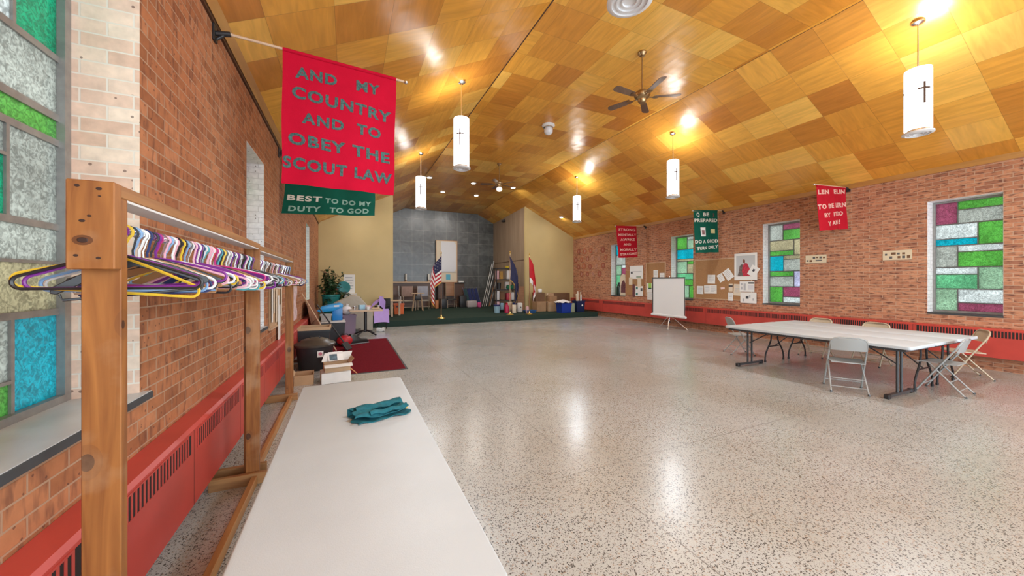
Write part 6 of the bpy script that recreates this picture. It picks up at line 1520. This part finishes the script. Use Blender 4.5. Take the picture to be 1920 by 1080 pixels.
for n_, lab, cat, x, y, f in (('pail', 'pale blue pail with a dark lid left of the black shelves', 'pail', 5.96, 14.72, None), ('red_jug', 'tall red jug standing before the black shelves', 'jug', 6.36, 14.55, _bottle(mat('crimson_plastic', (0.45, 0.015, 0.07), 0.35), M_REDD, 0.10, 0.44)),
                              ('cream_carton', 'cream carton standing before the black shelves', 'carton', 6.62, 14.35, _blob('carton_body', M_CREAMP, 0.16, 0.14, 0.36)), ('navy_can', 'navy canister behind the cream carton', 'canister', 6.82, 14.72, _cup(M_NAVY, 0.09, 0.42)),
                              ('white_sack', 'white sack with a dark star shape before the black shelves', 'sack', 7.02, 14.60, None)):
    t = thing(n_, lab, cat, (x, y, ZS))
    if f: f(t)
    elif n_ == 'pail':
        b = MB(); b.lathe([(0.0, 0), (0.12, 0), (0.14, 0.30), (0.0, 0.30)], n=20); b.build('pail_body', M_PBLUE, t, smooth=True)
        b = MB(); b.lathe([(0.0, 0.301), (0.15, 0.301), (0.15, 0.36), (0.0, 0.37)], n=20); b.build('lid', M_NAVY, t, smooth=True)
    else:
        b = MB(); b.box(-0.11, 0.11, -0.07, 0.07, 0, 0.42); b.build('sack_body', M_PAPER, t, bevel=0.03, seg=2, smooth=True)
        P = [((0.05 if i % 2 == 0 else 0.022)*math.cos(PI/2+i*PI/5) for _ in (0,)) for i in range(10)]
        Q = []
        for i in range(10):
            rr = 0.05 if i % 2 == 0 else 0.022; a = PI/2+i*PI/5; Q.append((rr*math.cos(a), rr*math.sin(a)))
        b = MB(); b.prism(Q, 0.0, 0.003, M=Matrix.Translation((0.02, -0.0705, 0.22)) @ Matrix.Rotation(PI/2, 4, 'X')); b.build('printed_star', M_INK, t)
t = thing('wooden_board', 'dark brown wooden boards leaning right of the black shelves', 'board', (7.42, 15.28, ZS))
b = MB(); b.box(-0.15, 0.20, 0.0, 0.03, 0.0, 1.15, M=Matrix.Rotation(-0.10, 4, 'X')); b.build('board_panel', M_MIDW, t)
t = tub('low blue tray on the stage between the shelves and the red flag', 'tray', 'blue_tray', (7.30, 14.15, ZS), 0.46, 0.34, 0.12, 0.1, mat('mid_blue_plastic', (0.03, 0.10, 0.26), 0.45))
small('plastic_bag', 'small pink and white bag behind the red flag stand', 'bag', (7.12, 14.05, ZS), _blob('bag_body', M_PINKP, 0.001+0.14, 0.12, 0.30, 0.05))
# cartons and bins at the right end of the stage
GB = None
carton('brown carton on the stage, leftmost of the bottom row of boxes', (8.10, 14.75, ZS), 0.50, 0.42, 0.46, 0.05, M_CARD, GB)
carton('brown carton with torn label, second of the bottom row of boxes', (8.66, 14.62, ZS), 0.48, 0.40, 0.44, -0.06, M_CARDL, GB)
carton('dark brown carton stacked on the leftmost bottom box', (8.08, 14.80, ZS+0.461), 0.46, 0.40, 0.40, -0.05, M_CARDD, GB)
carton('small tan carton on top of the second bottom box', (8.70, 14.66, ZS+0.441), 0.40, 0.34, 0.26, 0.1, M_CARD, GB)
carton('small carton topmost of the second stack', (8.62, 14.68, ZS+0.702), 0.30, 0.26, 0.12, 0.3, M_CARDL, GB)
carton('large dark carton at the back right by the beige wall', (9.36, 15.05, ZS), 0.98, 0.42, 0.82, 0.0, M_CARDD, GB)
small('white_bag', 'small white plastic bag on the leftmost stack of cartons', 'bag', (8.22, 14.45, ZS+0.30), _blob('bag_body', M_PAPER, 0.20, 0.12, 0.18, 0.05))
bpy.data.objects['white_bag'].location = (8.12, 14.72, ZS+0.862)
t = tub('bright blue storage bin heaped with white cloth', 'bin', 'storage_tub', (8.72, 13.62, ZS), 0.54, 0.46, 0.42, 0.04, mat('royal_blue_plastic', (0.008, 0.04, 0.30), 0.35, var=0.05))
t = thing('white_cloth', 'white cloth heaped over the bright blue bin', 'cloth', (8.70, 13.66, ZS+0.427))
b = MB(); b.sheet(lambda u, v: ((u-0.55)*0.66, (v-0.5)*0.44, 0.03+0.10*math.sin(u*PI)*math.sin(v*PI)+0.02*math.sin(u*14+v*9)), 22, 16, 0.02); b.build('cloth_body', mat('white_cotton', (0.72, 0.70, 0.68), 0.85), t, smooth=True)
small('green_carton', 'pale green carton between the two blue bins', 'carton', (9.20, 13.72, ZS), _blob('carton_body', mat('pale_green_card', (0.34, 0.38, 0.24), 0.6), 0.20, 0.22, 0.40, 0.006))
t = tub('dark navy bin at the right end of the stage', 'bin', 'storage_tub', (9.62, 13.78, ZS), 0.44, 0.40, 0.50, 0.0, mat('dark_navy_plastic', (0.006, 0.02, 0.08), 0.4))
b = MB(); b.sphere((0.06, -0.212, 0.30), 0.045, 12, 0, (1, 0.15, 1)); b.build('white_spot', M_PAPER, t)
for i, (x, y, hgt, m) in enumerate(((9.52, 13.74, 0.80, M_TANW), (9.62, 13.82, 0.92, M_CREAMP), (9.70, 13.72, 0.78, M_WHITEP), (9.74, 13.85, 0.88, M_TANW))):
    t = thing('rolled_paper', 'pale rolled sheet standing in the dark navy bin, '+['leftmost', 'second from left', 'third from left', 'rightmost'][i], 'roll', (x, y, ZS+0.012), 0, 'rolls in the navy bin')
    b = MB(); b.cyl((0, 0, 0), (0.03*(i-1.5), 0.0, hgt-0.06), 0.035, 12); b.build('roll_body', m, t, smooth=True)
    b = MB(); b.cyl((0.03*(i-1.5), 0, hgt-0.06), (0.034*(i-1.5), 0, hgt), 0.03, 12); b.build('roll_end', M_CREAMP, t, smooth=True)
